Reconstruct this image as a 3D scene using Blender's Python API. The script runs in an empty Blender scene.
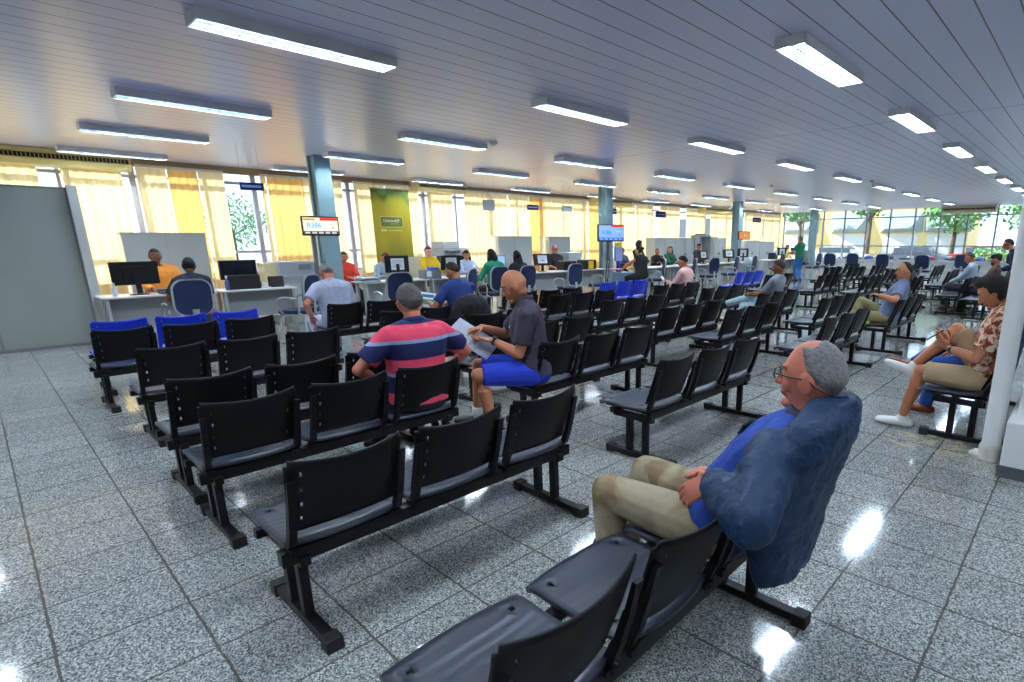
import bpy, bmesh, math, random
from math import pi, sin, cos, radians as R
from mathutils import Vector as V, Matrix, Euler, noise
random.seed(7)
SC = bpy.context.scene
COL = SC.collection

# ------------------------------------------------------------------ camera
YAW, PITCH, ROLL = R(40.8), R(14.1), R(-0.15)
cy, sy, cp, sp = cos(YAW), sin(YAW), cos(PITCH), sin(PITCH)
fwd = V((-sy*cp, cy*cp, -sp)); rt = V((cy, sy, 0)); up0 = rt.cross(fwd)
rt2 = rt*cos(ROLL) + up0*sin(ROLL); up2 = -rt*sin(ROLL) + up0*cos(ROLL)
cam_data = bpy.data.cameras.new('camera'); cam = bpy.data.objects.new('camera', cam_data); COL.objects.link(cam)
m = Matrix((rt2, up2, -fwd)).transposed().to_4x4(); m.translation = (0, 0, 1.6); cam.matrix_world = m
cam_data.sensor_width = 36; cam_data.lens = 36*545/1024
cam_data.shift_x = (512-612.5)/1024; cam_data.shift_y = (377.8-341)/1024
cam_data.clip_start = .05; cam_data.clip_end = 300
SC.camera = cam
# ------------------------------------------------------------------ light
w = bpy.data.worlds.new('daylight'); SC.world = w; w.use_nodes = True
bg = w.node_tree.nodes['Background']; bg.inputs[0].default_value = (.66, .82, 1, 1); bg.inputs[1].default_value = .8
sd = bpy.data.lights.new('sun', 'SUN'); sd.energy = 3.6; sd.angle = R(2); sd.color = (1, .93, .82)
so = bpy.data.objects.new('sun', sd); COL.objects.link(so)
so.rotation_euler = V((-.74, -.38, .60)).to_track_quat('Z', 'Y').to_euler(); so.location = (-40, 10, 30)
SC.view_settings.view_transform = 'Standard'; SC.view_settings.look = 'None'
SC.view_settings.exposure = 1.6; SC.view_settings.gamma = 1; SC.view_settings.use_curve_mapping = False
LAMP_EMIT = 52.0
ZC = 3.27

# ------------------------------------------------------------------ materials
MATS = {}
def mat(name, col, rough=.5, metal=0, bump=0, bscale=40, emit=0, vary=0, spec=None, bdist=.01, coat=0):
    if name in MATS: return MATS[name]
    m = bpy.data.materials.new(name); m.use_nodes = True; MATS[name] = m
    nt = m.node_tree; b = nt.nodes['Principled BSDF']
    b.inputs['Base Color'].default_value = (*col, 1); b.inputs['Roughness'].default_value = rough
    b.inputs['Metallic'].default_value = metal
    if spec is not None: b.inputs['Specular IOR Level'].default_value = spec
    if coat: b.inputs['Coat Weight'].default_value = coat
    if emit: b.inputs['Emission Color'].default_value = (*col, 1); b.inputs['Emission Strength'].default_value = emit
    if bump or vary:
        tc = nt.nodes.new('ShaderNodeTexCoord'); n = nt.nodes.new('ShaderNodeTexNoise')
        n.inputs['Scale'].default_value = bscale; n.inputs['Detail'].default_value = 4
        nt.links.new(tc.outputs['Object'], n.inputs['Vector'])
        if bump:
            bp = nt.nodes.new('ShaderNodeBump'); bp.inputs['Strength'].default_value = bump; bp.inputs['Distance'].default_value = bdist
            nt.links.new(n.outputs['Fac'], bp.inputs['Height']); nt.links.new(bp.outputs[0], b.inputs['Normal'])
        if vary:
            r = nt.nodes.new('ShaderNodeMix'); r.data_type = 'RGBA'
            r.inputs[6].default_value = (*[c*(1-vary) for c in col], 1); r.inputs[7].default_value = (*[min(1, c*(1+vary)) for c in col], 1)
            nt.links.new(n.outputs['Fac'], r.inputs[0]); nt.links.new(r.outputs[2], b.inputs['Base Color'])
    return m
def srgb(r, g, b):
    f = lambda c: (c/255/12.92) if c/255 <= .04045 else ((c/255+.055)/1.055)**2.4
    return (f(r), f(g), f(b))
def math_node(nt, op, a, b=None, c=None):
    n = nt.nodes.new('ShaderNodeMath'); n.operation = op
    for i, v in enumerate((a, b, c)):
        if v is None: continue
        if hasattr(v, 'is_output'): nt.links.new(v, n.inputs[i])
        else: n.inputs[i].default_value = v
    return n.outputs[0]
def ramp(nt, fac, stops, interp='LINEAR'):
    n = nt.nodes.new('ShaderNodeValToRGB'); cr = n.color_ramp; cr.interpolation = interp
    while len(cr.elements) > 1: cr.elements.remove(cr.elements[0])
    cr.elements[0].position = stops[0][0]; cr.elements[0].color = (*stops[0][1], 1)
    for p, c in stops[1:]:
        e = cr.elements.new(p); e.color = (*c, 1)
    nt.links.new(fac, n.inputs[0]); return n.outputs[0]

def floor_material():
    m = bpy.data.materials.new('polished_granite_tiles'); m.use_nodes = True; nt = m.node_tree; b = nt.nodes['Principled BSDF']
    tc = nt.nodes.new('ShaderNodeTexCoord'); sep = nt.nodes.new('ShaderNodeSeparateXYZ'); nt.links.new(tc.outputs['Object'], sep.inputs[0])
    def line(o, off, wd):
        f = math_node(nt, 'FRACT', math_node(nt, 'DIVIDE', math_node(nt, 'ADD', o, off), .438))
        d = math_node(nt, 'MINIMUM', f, math_node(nt, 'SUBTRACT', 1.0, f))
        return math_node(nt, 'LESS_THAN', d, wd)
    wob = nt.nodes.new('ShaderNodeTexNoise'); wob.inputs['Scale'].default_value = 14
    nt.links.new(tc.outputs['Object'], wob.inputs['Vector'])
    wv = math_node(nt, 'MULTIPLY', math_node(nt, 'SUBTRACT', wob.outputs['Fac'], .5), .012)
    lx = line(math_node(nt, 'ADD', sep.outputs[0], wv), .26+.438*200, .012)
    ly = line(math_node(nt, 'ADD', sep.outputs[1], wv), .06+.438*200, .0115)
    v = nt.nodes.new('ShaderNodeTexVoronoi'); v.inputs['Scale'].default_value = 170; nt.links.new(tc.outputs['Object'], v.inputs['Vector'])
    n2 = nt.nodes.new('ShaderNodeTexNoise'); n2.inputs['Scale'].default_value = 120; n2.inputs['Detail'].default_value = 3; nt.links.new(tc.outputs['Object'], n2.inputs['Vector'])
    sc = nt.nodes.new('ShaderNodeSeparateColor'); nt.links.new(v.outputs['Color'], sc.inputs[0])
    mixf = math_node(nt, 'ADD', math_node(nt, 'MULTIPLY', sc.outputs[0], .55), math_node(nt, 'MULTIPLY', n2.outputs['Fac'], .6))
    c = ramp(nt, mixf, [(.22, (.03, .033, .036)), (.40, (.13, .145, .145)), (.62, (.31, .325, .31)), (.85, (.62, .63, .60))])
    # each tile a slightly different tone
    wn = nt.nodes.new('ShaderNodeTexWhiteNoise'); wn.noise_dimensions = '2D'; cb = nt.nodes.new('ShaderNodeCombineXYZ')
    nt.links.new(math_node(nt, 'FLOOR', math_node(nt, 'DIVIDE', math_node(nt, 'ADD', sep.outputs[0], .26), .438)), cb.inputs[0])
    nt.links.new(math_node(nt, 'FLOOR', math_node(nt, 'DIVIDE', math_node(nt, 'ADD', sep.outputs[1], .06), .438)), cb.inputs[1])
    nt.links.new(cb.outputs[0], wn.inputs['Vector'])
    tone = math_node(nt, 'ADD', math_node(nt, 'MULTIPLY', wn.outputs['Value'], .16), .90)
    mx = nt.nodes.new('ShaderNodeVectorMath'); mx.operation = 'SCALE'; nt.links.new(c, mx.inputs[0]); nt.links.new(tone, mx.inputs['Scale'])
    g = nt.nodes.new('ShaderNodeMix'); g.data_type = 'RGBA'; g.inputs[7].default_value = (.085, .075, .06, 1)
    nt.links.new(mx.outputs[0], g.inputs[6]); nt.links.new(math_node(nt, 'MULTIPLY', math_node(nt, 'MAXIMUM', lx, ly), .88), g.inputs[0])
    # yellow water stain near the pipe
    st = nt.nodes.new('ShaderNodeTexNoise'); st.inputs['Scale'].default_value = 5; st.inputs['Detail'].default_value = 5; st.inputs['Distortion'].default_value = 1.5
    nt.links.new(tc.outputs['Object'], st.inputs['Vector'])
    dx = math_node(nt, 'DIVIDE', math_node(nt, 'ADD', sep.outputs[0], .62), .5); dy = math_node(nt, 'DIVIDE', math_node(nt, 'SUBTRACT', sep.outputs[1], 4.85), .28)
    rr = math_node(nt, 'ADD', math_node(nt, 'MULTIPLY', dx, dx), math_node(nt, 'MULTIPLY', dy, dy))
    sf = math_node(nt, 'MULTIPLY', math_node(nt, 'LESS_THAN', math_node(nt, 'ABSOLUTE', math_node(nt, 'SUBTRACT', st.outputs['Fac'], .5)), .035), math_node(nt, 'LESS_THAN', rr, 1.0))
    g2 = nt.nodes.new('ShaderNodeMix'); g2.data_type = 'RGBA'; g2.inputs[7].default_value = (.60, .47, .25, 1)
    nt.links.new(g.outputs[2], g2.inputs[6]); nt.links.new(math_node(nt, 'MULTIPLY', sf, .7), g2.inputs[0])
    nt.links.new(g2.outputs[2], b.inputs['Base Color'])
    rn = nt.nodes.new('ShaderNodeTexNoise'); rn.inputs['Scale'].default_value = 1.3; nt.links.new(tc.outputs['Object'], rn.inputs['Vector'])
    nt.links.new(math_node(nt, 'ADD', math_node(nt, 'MULTIPLY', rn.outputs['Fac'], .10), .05), b.inputs['Roughness'])
    b.inputs['IOR'].default_value = 1.6
    bp = nt.nodes.new('ShaderNodeBump'); bp.inputs['Strength'].default_value = .05; bp.inputs['Distance'].default_value = .004
    bn = nt.nodes.new('ShaderNodeTexNoise'); bn.inputs['Scale'].default_value = 7; nt.links.new(tc.outputs['Object'], bn.inputs['Vector'])
    nt.links.new(bn.outputs['Fac'], bp.inputs['Height']); nt.links.new(bp.outputs[0], b.inputs['Normal'])
    return m
def ceiling_material():
    m = bpy.data.materials.new('slatted_ceiling'); m.use_nodes = True; nt = m.node_tree; b = nt.nodes['Principled BSDF']
    tc = nt.nodes.new('ShaderNodeTexCoord'); sep = nt.nodes.new('ShaderNodeSeparateXYZ'); nt.links.new(tc.outputs['Object'], sep.inputs[0])
    f = math_node(nt, 'FRACT', math_node(nt, 'DIVIDE', math_node(nt, 'ADD', sep.outputs[0], 50.08), .2533))
    d = math_node(nt, 'MINIMUM', f, math_node(nt, 'SUBTRACT', 1.0, f))
    groove = math_node(nt, 'LESS_THAN', d, .026)
    seam = math_node(nt, 'LESS_THAN', math_node(nt, 'ABSOLUTE', math_node(nt, 'SUBTRACT', sep.outputs[1], 9.15)), .012)
    seam2 = math_node(nt, 'LESS_THAN', math_node(nt, 'ABSOLUTE', math_node(nt, 'SUBTRACT', sep.outputs[1], 21.2)), .012)
    gm = nt.nodes.new('ShaderNodeMix'); gm.data_type = 'RGBA'; gm.inputs[6].default_value = (.60, .61, .82, 1); gm.inputs[7].default_value = (.06, .065, .10, 1)
    nt.links.new(math_node(nt, 'MAXIMUM', groove, math_node(nt, 'MAXIMUM', seam, seam2)), gm.inputs[0]); nt.links.new(gm.outputs[2], b.inputs['Base Color'])
    b.inputs['Roughness'].default_value = .3; b.inputs['Specular IOR Level'].default_value = .6
    hgt = math_node(nt, 'SMOOTH_MIN', d, .09, .05)
    bp = nt.nodes.new('ShaderNodeBump'); bp.inputs['Strength'].default_value = .5; bp.inputs['Distance'].default_value = .03
    nt.links.new(hgt, bp.inputs['Height']); nt.links.new(bp.outputs[0], b.inputs['Normal'])
    return m
def blind_material(name, col, trans=.62):
    m = bpy.data.materials.new(name); m.use_nodes = True; nt = m.node_tree; nt.nodes.clear()
    out = nt.nodes.new('ShaderNodeOutputMaterial'); d = nt.nodes.new('ShaderNodeBsdfDiffuse'); t = nt.nodes.new('ShaderNodeBsdfTranslucent'); mx = nt.nodes.new('ShaderNodeMixShader')
    tc = nt.nodes.new('ShaderNodeTexCoord'); w_ = nt.nodes.new('ShaderNodeTexNoise'); mp = nt.nodes.new('ShaderNodeMapping'); mp.inputs['Scale'].default_value = (1, 9, .15)
    nt.links.new(tc.outputs['Object'], mp.inputs[0]); nt.links.new(mp.outputs[0], w_.inputs['Vector']); w_.inputs['Scale'].default_value = 1.3
    c = ramp(nt, w_.outputs['Fac'], [(.3, tuple(x*.82 for x in col)), (.7, col)])
    nt.links.new(c, d.inputs[0]); nt.links.new(c, t.inputs[0]); mx.inputs[0].default_value = trans
    nt.links.new(d.outputs[0], mx.inputs[1]); nt.links.new(t.outputs[0], mx.inputs[2]); nt.links.new(mx.outputs[0], out.inputs[0])
    return m
def glass_material():
    m = bpy.data.materials.new('window_glass'); m.use_nodes = True; nt = m.node_tree; nt.nodes.clear()
    out = nt.nodes.new('ShaderNodeOutputMaterial'); t = nt.nodes.new('ShaderNodeBsdfTransparent'); g = nt.nodes.new('ShaderNodeBsdfGlossy'); g.inputs['Roughness'].default_value = .02
    t.inputs[0].default_value = (.93, .97, 1, 1); mx = nt.nodes.new('ShaderNodeMixShader'); fr = nt.nodes.new('ShaderNodeLayerWeight'); fr.inputs[0].default_value = .5
    nt.links.new(math_node(nt, 'ADD', math_node(nt, 'MULTIPLY', math_node(nt, 'POWER', fr.outputs['Facing'], 4.0), .25), .03), mx.inputs[0]); nt.links.new(t.outputs[0], mx.inputs[1]); nt.links.new(g.outputs[0], mx.inputs[2]); nt.links.new(mx.outputs[0], out.inputs[0])
    return m
def banner_material():
    m = bpy.data.materials.new('printed_banner'); m.use_nodes = True; nt = m.node_tree; b = nt.nodes['Principled BSDF']
    tc = nt.nodes.new('ShaderNodeTexCoord'); sep = nt.nodes.new('ShaderNodeSeparateXYZ'); nt.links.new(tc.outputs['Generated'], sep.inputs[0])
    n = nt.nodes.new('ShaderNodeTexNoise'); n.inputs['Scale'].default_value = 2.2; nt.links.new(tc.outputs['Generated'], n.inputs['Vector'])
    f = math_node(nt, 'ADD', sep.outputs[2], math_node(nt, 'MULTIPLY', math_node(nt, 'SUBTRACT', n.outputs['Fac'], .5), .5))
    c = ramp(nt, f, [(.0, (.14, .10, .02)), (.15, (.07, .16, .01)), (.32, (.22, .22, .02)), (.45, (.36, .30, .02)), (.65, (.52, .40, .02)), (.85, (.40, .36, .01)), (.95, (.10, .20, .02)), (1, (.16, .30, .03))])
    nt.links.new(c, b.inputs['Base Color']); b.inputs['Roughness'].default_value = .6
    nt.links.new(c, b.inputs['Emission Color']); b.inputs['Emission Strength'].default_value = 0
    return m
def striped_material(name, bands, period, z0, rough=.8):
    m = bpy.data.materials.new(name); m.use_nodes = True; nt = m.node_tree; b = nt.nodes['Principled BSDF']
    tc = nt.nodes.new('ShaderNodeTexCoord'); sep = nt.nodes.new('ShaderNodeSeparateXYZ'); nt.links.new(tc.outputs['Object'], sep.inputs[0])
    f = math_node(nt, 'FRACT', math_node(nt, 'DIVIDE', math_node(nt, 'SUBTRACT', sep.outputs[2], z0-10*period), period))
    nt.links.new(ramp(nt, f, bands, 'CONSTANT'), b.inputs['Base Color']); b.inputs['Roughness'].default_value = rough
    n = nt.nodes.new('ShaderNodeTexNoise'); n.inputs['Scale'].default_value = 9; nt.links.new(tc.outputs['Object'], n.inputs['Vector'])
    bp = nt.nodes.new('ShaderNodeBump'); bp.inputs['Strength'].default_value = .35; bp.inputs['Distance'].default_value = .03
    nt.links.new(n.outputs['Fac'], bp.inputs['Height']); nt.links.new(bp.outputs[0], b.inputs['Normal'])
    return m
def blotch_material(name, c1, c2, c3, scale):
    m = bpy.data.materials.new(name); m.use_nodes = True; nt = m.node_tree; b = nt.nodes['Principled BSDF']
    tc = nt.nodes.new('ShaderNodeTexCoord'); n = nt.nodes.new('ShaderNodeTexNoise'); n.inputs['Scale'].default_value = scale; n.inputs['Detail'].default_value = 3; n.inputs['Distortion'].default_value = 1
    nt.links.new(tc.outputs['Object'], n.inputs['Vector'])
    nt.links.new(ramp(nt, n.outputs['Fac'], [(.40, c1), (.5, c2), (.58, c3)]), b.inputs['Base Color']); b.inputs['Roughness'].default_value = .85
    return m

BLACK = mat('black_plastic', (.005, .0055, .008), .5, spec=.22, bump=.15, bscale=220, bdist=.001)
SEATM = mat('seat_plastic', (.024, .031, .052), .36, spec=.5, bump=.2, bscale=160, bdist=.001)
METAL = mat('black_steel', (.006, .006, .008), .45, spec=.28)
CAP = mat('rubber_cap', (.008, .008, .009), .6)
BLUE = mat('blue_plastic', srgb(22, 55, 205), .35, spec=.5)
NAVY = mat('navy_upholstery', srgb(24, 40, 78), .85, bump=.3, bscale=300, bdist=.001)
RIMG = mat('pale_grey_plastic', (.36, .38, .38), .45)
DESKT = mat('desk_top', (.62, .64, .60), .35); DESKP = mat('desk_panel', (.40, .43, .41), .5); DESKD = mat('desk_panel_dark', (.27, .29, .30), .5)
CAB = mat('cabinet_grey', (.47, .51, .51), .45); CABSIDE = mat('cabinet_side', (.60, .55, .42), .5)
WHITE = mat('white_paint', (.78, .79, .78), .5, bump=.1, bscale=30, vary=.04)
PARTN = mat('partition_laminate', (.30, .33, .30), .42, vary=.07, bscale=1.2)
FRAME = mat('window_frame', (.42, .43, .50), .4)
TEAL = mat('column_teal', srgb(128, 160, 168), .5, vary=.05, bscale=5)
BEIGE = mat('beige_casing', srgb(222, 205, 160), .5); YELLOWED = mat('yellowed_casing', srgb(222, 206, 140), .5)
DARK = mat('dark_grille', (.015, .013, .012), .6)
MON = mat('monitor_black', (.008, .009, .012), .3); SCREEN = mat('screen_dark', (.01, .012, .02), .12)
PAPER = mat('paper', (.70, .74, .78), .7); PRN = mat('printer_grey', (.42, .45, .48), .45); PRND = mat('printer_dark', (.10, .11, .13), .45)
LAMPB = mat('lamp_housing', (.72, .73, .74), .4); TUBE = mat('fluorescent_tube', (.84, .93, 1.0), .5, emit=LAMP_EMIT)
REFL = mat('lamp_reflector', (.26, .33, .40), .22, metal=.85)
def grooved(m, scale, strength):
    nt = m.node_tree; b = nt.nodes['Principled BSDF']; tc = nt.nodes.new('ShaderNodeTexCoord'); wv = nt.nodes.new('ShaderNodeTexWave'); wv.bands_direction = 'X'
    wv.inputs['Scale'].default_value = scale; wv.inputs['Distortion'].default_value = .6; wv.inputs['Detail'].default_value = 2; nt.links.new(tc.outputs['Object'], wv.inputs['Vector'])
    bp = nt.nodes.new('ShaderNodeBump'); bp.inputs['Strength'].default_value = strength; bp.inputs['Distance'].default_value = .004; nt.links.new(wv.outputs['Fac'], bp.inputs['Height']); nt.links.new(bp.outputs[0], b.inputs['Normal'])
grooved(SEATM, 7, .2)
FLOORM = floor_material(); CEILM = ceiling_material(); GLASS = glass_material()
CREAM = blind_material('cream_blind', (.95, .72, .37)); ORANGE = blind_material('orange_blind', (.86, .50, .16), .58)

# ------------------------------------------------------------------ mesh helpers
def obj(name, bm, material, parent=None, smooth=False, loc=None, bevel=0, mats=None):
    me = bpy.data.meshes.new(name); bmesh.ops.recalc_face_normals(bm, faces=bm.faces[:]); bm.to_mesh(me); bm.free()
    for mm in (mats or [material]): me.materials.append(mm)
    if smooth: me.polygons.foreach_set('use_smooth', [True]*len(me.polygons))
    o = bpy.data.objects.new(name, me); COL.objects.link(o)
    if loc is not None: o.location = loc
    if parent is not None: o.parent = parent
    if bevel:
        b = o.modifiers.new('bevel', 'BEVEL'); b.width = bevel; b.segments = 2; b.limit_method = 'ANGLE'; b.angle_limit = R(40)
    return o
def tag(o, label=None, cat=None, group=None, kind=None):
    if label: o['label'] = label
    if cat: o['category'] = cat
    if group: o['group'] = group
    if kind: o['kind'] = kind
    return o
def empty(name, loc=(0, 0, 0), rz=0, label=None, cat=None, group=None):
    o = bpy.data.objects.new(name, None); COL.objects.link(o); o.location = loc; o.rotation_euler = (0, 0, rz); o.empty_display_size = .1
    return tag(o, label, cat, group)
def box(bm, x0, x1, y0, y1, z0, z1, mi=0):
    vs = [bm.verts.new(p) for p in ((x0, y0, z0), (x1, y0, z0), (x1, y1, z0), (x0, y1, z0), (x0, y0, z1), (x1, y0, z1), (x1, y1, z1), (x0, y1, z1))]
    for f in ((0, 3, 2, 1), (4, 5, 6, 7), (0, 1, 5, 4), (1, 2, 6, 5), (2, 3, 7, 6), (3, 0, 4, 7)):
        bm.faces.new([vs[i] for i in f]).material_index = mi
def B(*boxes):
    bm = bmesh.new()
    for b in boxes: box(bm, *b)
    return bm
def frame_of(t, hint=V((0, 0, 1))):
    t = t.normalized()
    if abs(t.dot(hint)) > .97: hint = V((1, 0, 0)) if abs(t.x) < .9 else V((0, 1, 0))
    a = hint.cross(t).normalized(); return a, t.cross(a).normalized()
def tube(bm, pts, rad, n=8, caps=True, mi=0, hint=V((0, 0, 1)), closed=False):
    pts = [V(p) for p in pts]; k = len(pts)
    if not isinstance(rad, (list, tuple)): rad = [rad]*k
    rings = []
    for i, p in enumerate(pts):
        t = (pts[(i+1) % k]-pts[i-1]) if closed else (pts[min(i+1, k-1)]-pts[max(i-1, 0)])
        a, b = frame_of(t, hint); r = rad[i]; ra, rb = r if isinstance(r, (list, tuple)) else (r, r)
        rings.append([bm.verts.new(p + a*ra*cos(2*pi*j/n) + b*rb*sin(2*pi*j/n)) for j in range(n)])
    for i in range(k if closed else k-1):
        A, Bb = rings[i], rings[(i+1) % k]
        for j in range(n):
            bm.faces.new((A[j], A[(j+1) % n], Bb[(j+1) % n], Bb[j])).material_index = mi
    if caps and not closed:
        bm.faces.new(rings[0][::-1]).material_index = mi; bm.faces.new(rings[-1]).material_index = mi
def capsule(bm, pts, rad, n=12, hint=V((0, 0, 1))):
    """limb with round ends: rings along the points, half-sphere ends"""
    pts = [V(p) for p in pts]; rr = list(rad)
    d0 = (pts[0]-pts[1]).normalized(); d1 = (pts[-1]-pts[-2]).normalized()
    m = lambda r: sum(r)/2 if isinstance(r, (list, tuple)) else r
    sc = lambda r, f: tuple(x*f for x in r) if isinstance(r, (list, tuple)) else r*f
    a = [(pts[0]+d0*m(rr[0])*s, sc(rr[0], c)) for s, c in ((.98, .18), (.8, .6), (.5, .866))]
    e = [(pts[-1]+d1*m(rr[-1])*s, sc(rr[-1], c)) for s, c in ((.5, .866), (.8, .6), (.98, .18))]
    P = [x[0] for x in a]+pts+[x[0] for x in e]; Q = [x[1] for x in a]+rr+[x[1] for x in e]
    tube(bm, P, Q, n, hint=hint)
def ellipsoid(bm, c, r, M=None, seg=14, rings=10, mi=0):
    g = bmesh.ops.create_uvsphere(bm, u_segments=seg, v_segments=rings, radius=1)
    fs = set()
    for v in g['verts']:
        q = V((v.co.x*r[0], v.co.y*r[1], v.co.z*r[2]))
        if M: q = M @ q
        v.co = q + V(c); fs.update(v.link_faces)
    for f in fs: f.material_index = mi
def kids(o): return [c for c in bpy.data.objects if c.parent == o]
TREE = {}
def copy_tree(root, label=None, group=None):
    def rec(o, parent):
        c = o.copy(); COL.objects.link(c); c.parent = parent
        for ch in TREE.setdefault(o.name, kids(o)): rec(ch, c)
        return c
    c = rec(root, None)
    if label: c['label'] = label
    if group: c['group'] = group
    return c
def rounded_rect(w, h, r, n=5):
    out = []
    for cx, cz, a0 in ((w/2-r, h/2-r, 0), (-w/2+r, h/2-r, 90), (-w/2+r, -h/2+r, 180), (w/2-r, -h/2+r, 270)):
        for i in range(n+1):
            a = R(a0+90*i/n); out.append((cx+r*cos(a), cz+r*sin(a)))
    return out
def plate(bm, outline, x0, x1, fn=None, mi=0):
    """extrude a (y,z) outline from x0 to x1; fn bends the points"""
    f = fn or (lambda p: p)
    A = [bm.verts.new(f(V((x0, a, b)))) for a, b in outline]; Bv = [bm.verts.new(f(V((x1, a, b)))) for a, b in outline]
    bm.faces.new(A[::-1]).material_index = mi; bm.faces.new(Bv).material_index = mi
    n = len(A)
    for i in range(n): bm.faces.new((A[i], A[(i+1) % n], Bv[(i+1) % n], Bv[i])).material_index = mi
FONT_CACHE = {}
def text_mesh(name, s, size, material, parent, M, align='CENTER', extrude=.001):
    cu = bpy.data.curves.new(name, 'FONT'); cu.body = s; cu.size = size; cu.align_x = align; cu.align_y = 'CENTER'; cu.extrude = extrude
    t = bpy.data.objects.new(name, cu); COL.objects.link(t); bpy.context.view_layer.update()
    me = bpy.data.meshes.new_from_object(t.evaluated_get(bpy.context.evaluated_depsgraph_get())); bpy.data.objects.remove(t)
    me.materials.clear(); me.materials.append(material)
    o = bpy.data.objects.new(name, me); COL.objects.link(o); o.parent = parent; o.matrix_local = M
    return o
FACE_X = Matrix(((0, 0, 1, 0), (1, 0, 0, 0), (0, 1, 0, 0), (0, 0, 0, 1)))   # text reading along +y, up z, facing +x

# ================================================================== STRUCTURE
def struct(name, bm, m, **k): return tag(obj(name, bm, m, **k), kind='structure')
XL, YF, XR, YB = -15.4, 34.0, 6.0, -6.0
struct('floor', B((XL, XR, YB, YF, -.1, 0)), FLOORM)
struct('ceiling', B((XL, XR, YB, YF, ZC, ZC+.1)), CEILM)
struct('wall_left', B((XL-.15, XL, YB, YF, 0, .85)), WHITE)
struct('trim_1', B((XL-.05, XL+.10, YB, YF, 3.12, ZC)), mat('curtain_rail_beige', srgb(176, 150, 118), .6))
struct('wall_right', B((XR, XR+.15, YB, YF, 0, ZC)), WHITE)
struct('wall_back', B((XL, XR, YB-.15, YB, 0, ZC)), WHITE)
struct('wall_far', B((XL, XR, YF, YF+.15, 0, .46)), WHITE)
struct('trim_2', B((XL, XR, YF-.18, YF+.2, .46, .52)), mat('white_sill', (.8, .82, .84), .4))
# windows in the left wall
wi = 1
for k in range(-3, 16):
    y0, y1 = .35+2.22*k, .35+2.22*(k+1)
    if y1 > YF: y1 = YF
    if y0 >= YF: break
    e = tag(empty('window_%d' % wi, (XL-.05, y0, 0)), kind='structure'); wi += 1
    L = y1-y0
    obj('window_frame', B((-.06, .06, -.05, .05, .85, 3.2), (-.04, .04, L/2-.025, L/2+.025, .85, 3.2), (-.04, .04, .05, L/2-.025, 1.34, 1.40), (-.04, .04, L/2+.025, L-.05, 1.34, 1.40), (-.04, .04, .05, L/2-.025, 2.90, 2.96), (-.04, .04, L/2+.025, L-.05, 2.90, 2.96), (-.05, .05, .05, L-.05, .85, .90)), FRAME, e)
    obj('window_pane', B((-.006, .0, .05, L-.05, .9, 3.2)), GLASS, e)
for k in range(-3, 15):
    x0 = -11.36+1.235*k; x1 = min(x0+1.235, XR)
    if x0 >= XR: break
    e = tag(empty('window_%d' % wi, (x0, YF+.05, 0)), kind='structure'); wi += 1; L = x1-x0
    obj('window_frame', B((-.035, .035, -.05, .05, .5, ZC), (.035, L-.035, -.04, .04, 1.25, 1.31), (.035, L-.035, -.04, .04, 2.80, 2.86), (.035, L-.035, -.04, .04, .5, .55)), FRAME, e)
    obj('window_pane', B((.0, L, -.005, .0, .55, ZC)), GLASS, e)
# columns
for i, yy in enumerate((5.0, 13.75, 22.5, 31.3)):
    struct('column', B((-12.23, -12.03, yy-.12, yy+.12, 0, ZC), (-12.31, -12.23, yy-.16, yy+.16, 0, ZC), (-12.03, -11.97, yy-.16, yy+.16, 0, ZC)), TEAL)
# white pillar, plinth and rain pipe at the right
struct('column', B((-.23, .5, 4.62, 5.4, 0, ZC)), WHITE)
struct('trim_3', B((-.27, .9, 4.42, 5.5, .075, .40)), WHITE, bevel=.01)
struct('baseboard_right', B((-.28, .91, 4.41, 5.51, 0, .085)), mat('granite_base', (.10, .11, .12), .3, vary=.5, bscale=150))
pe = empty('drain_pipe', (-.36, 4.76, 0), 0, 'white vertical drain pipe running down beside the white pillar at the right', 'pipe')
bm = bmesh.new(); tube(bm, [(0, 0, .02), (0, 0, ZC)], .062, 24); obj('pipe', bm, WHITE, pe, smooth=False)
bm = bmesh.new(); tube(bm, [(0, 0, 0), (0, 0, .10), (0, 0, .12)], [.078, .075, .066], 24); tube(bm, [(-.03, -.02, .02), (-.09, -.01, .03), (-.12, .01, .015)], [.04, .035, .02], 10); obj('pipe_socket', bm, mat('plaster', (.7, .68, .6), .8, bump=.5, bscale=30), pe)

# ------------------------------------------------------------------ blinds
BL = [(-3.4, 1.17, 0), (1.50, 2.38, 0), (2.62, 3.12, 0), (3.14, 3.66, 1), (3.68, 4.16, 0), (4.90, 5.02, 0), (5.04, 5.82, 1), (5.84, 6.80, 0), (7.1, 7.95, 0), (8.0, 8.98, 0), (9.27, 10.12, 0),
      (10.55, 12.25, 0), (12.3, 13.2, 0), (13.22, 13.95, 1), (13.97, 16.2, 0), (16.25, 17.7, 1), (17.9, 19.2, 0), (19.22, 20.45, 0), (20.95, 22.6, 0), (23.15, 24.95, 0), (25.4, 28.4, 0), (29.1, 31.4, 0), (31.45, 33.9, 0)]
pos = ['at the far left above the grey partition', 'between the grey partition and the two-door cabinet', 'above the left door of the pale cabinet', 'darker strip above the pale cabinet', 'just left of the uncovered window strip',
       'narrow strip right of the uncovered window strip', 'between the uncovered strip and the first column', 'behind the first teal column', 'behind the left half of the green banner', 'right of the green banner, under the air conditioner',
       'above the large copier', 'left of the hanging grey sign', 'between the grey and the blue hanging signs', 'behind the blue hanging sign', 'left of the second teal column', 'glowing just right of the second column', 'first pale one past the second column',
       'above the man in the light jacket', 'above the open cabinets, left one', 'above the open cabinets, right one', 'beside the third teal column', 'behind the small orange screen', 'last one before the far windows']
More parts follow.
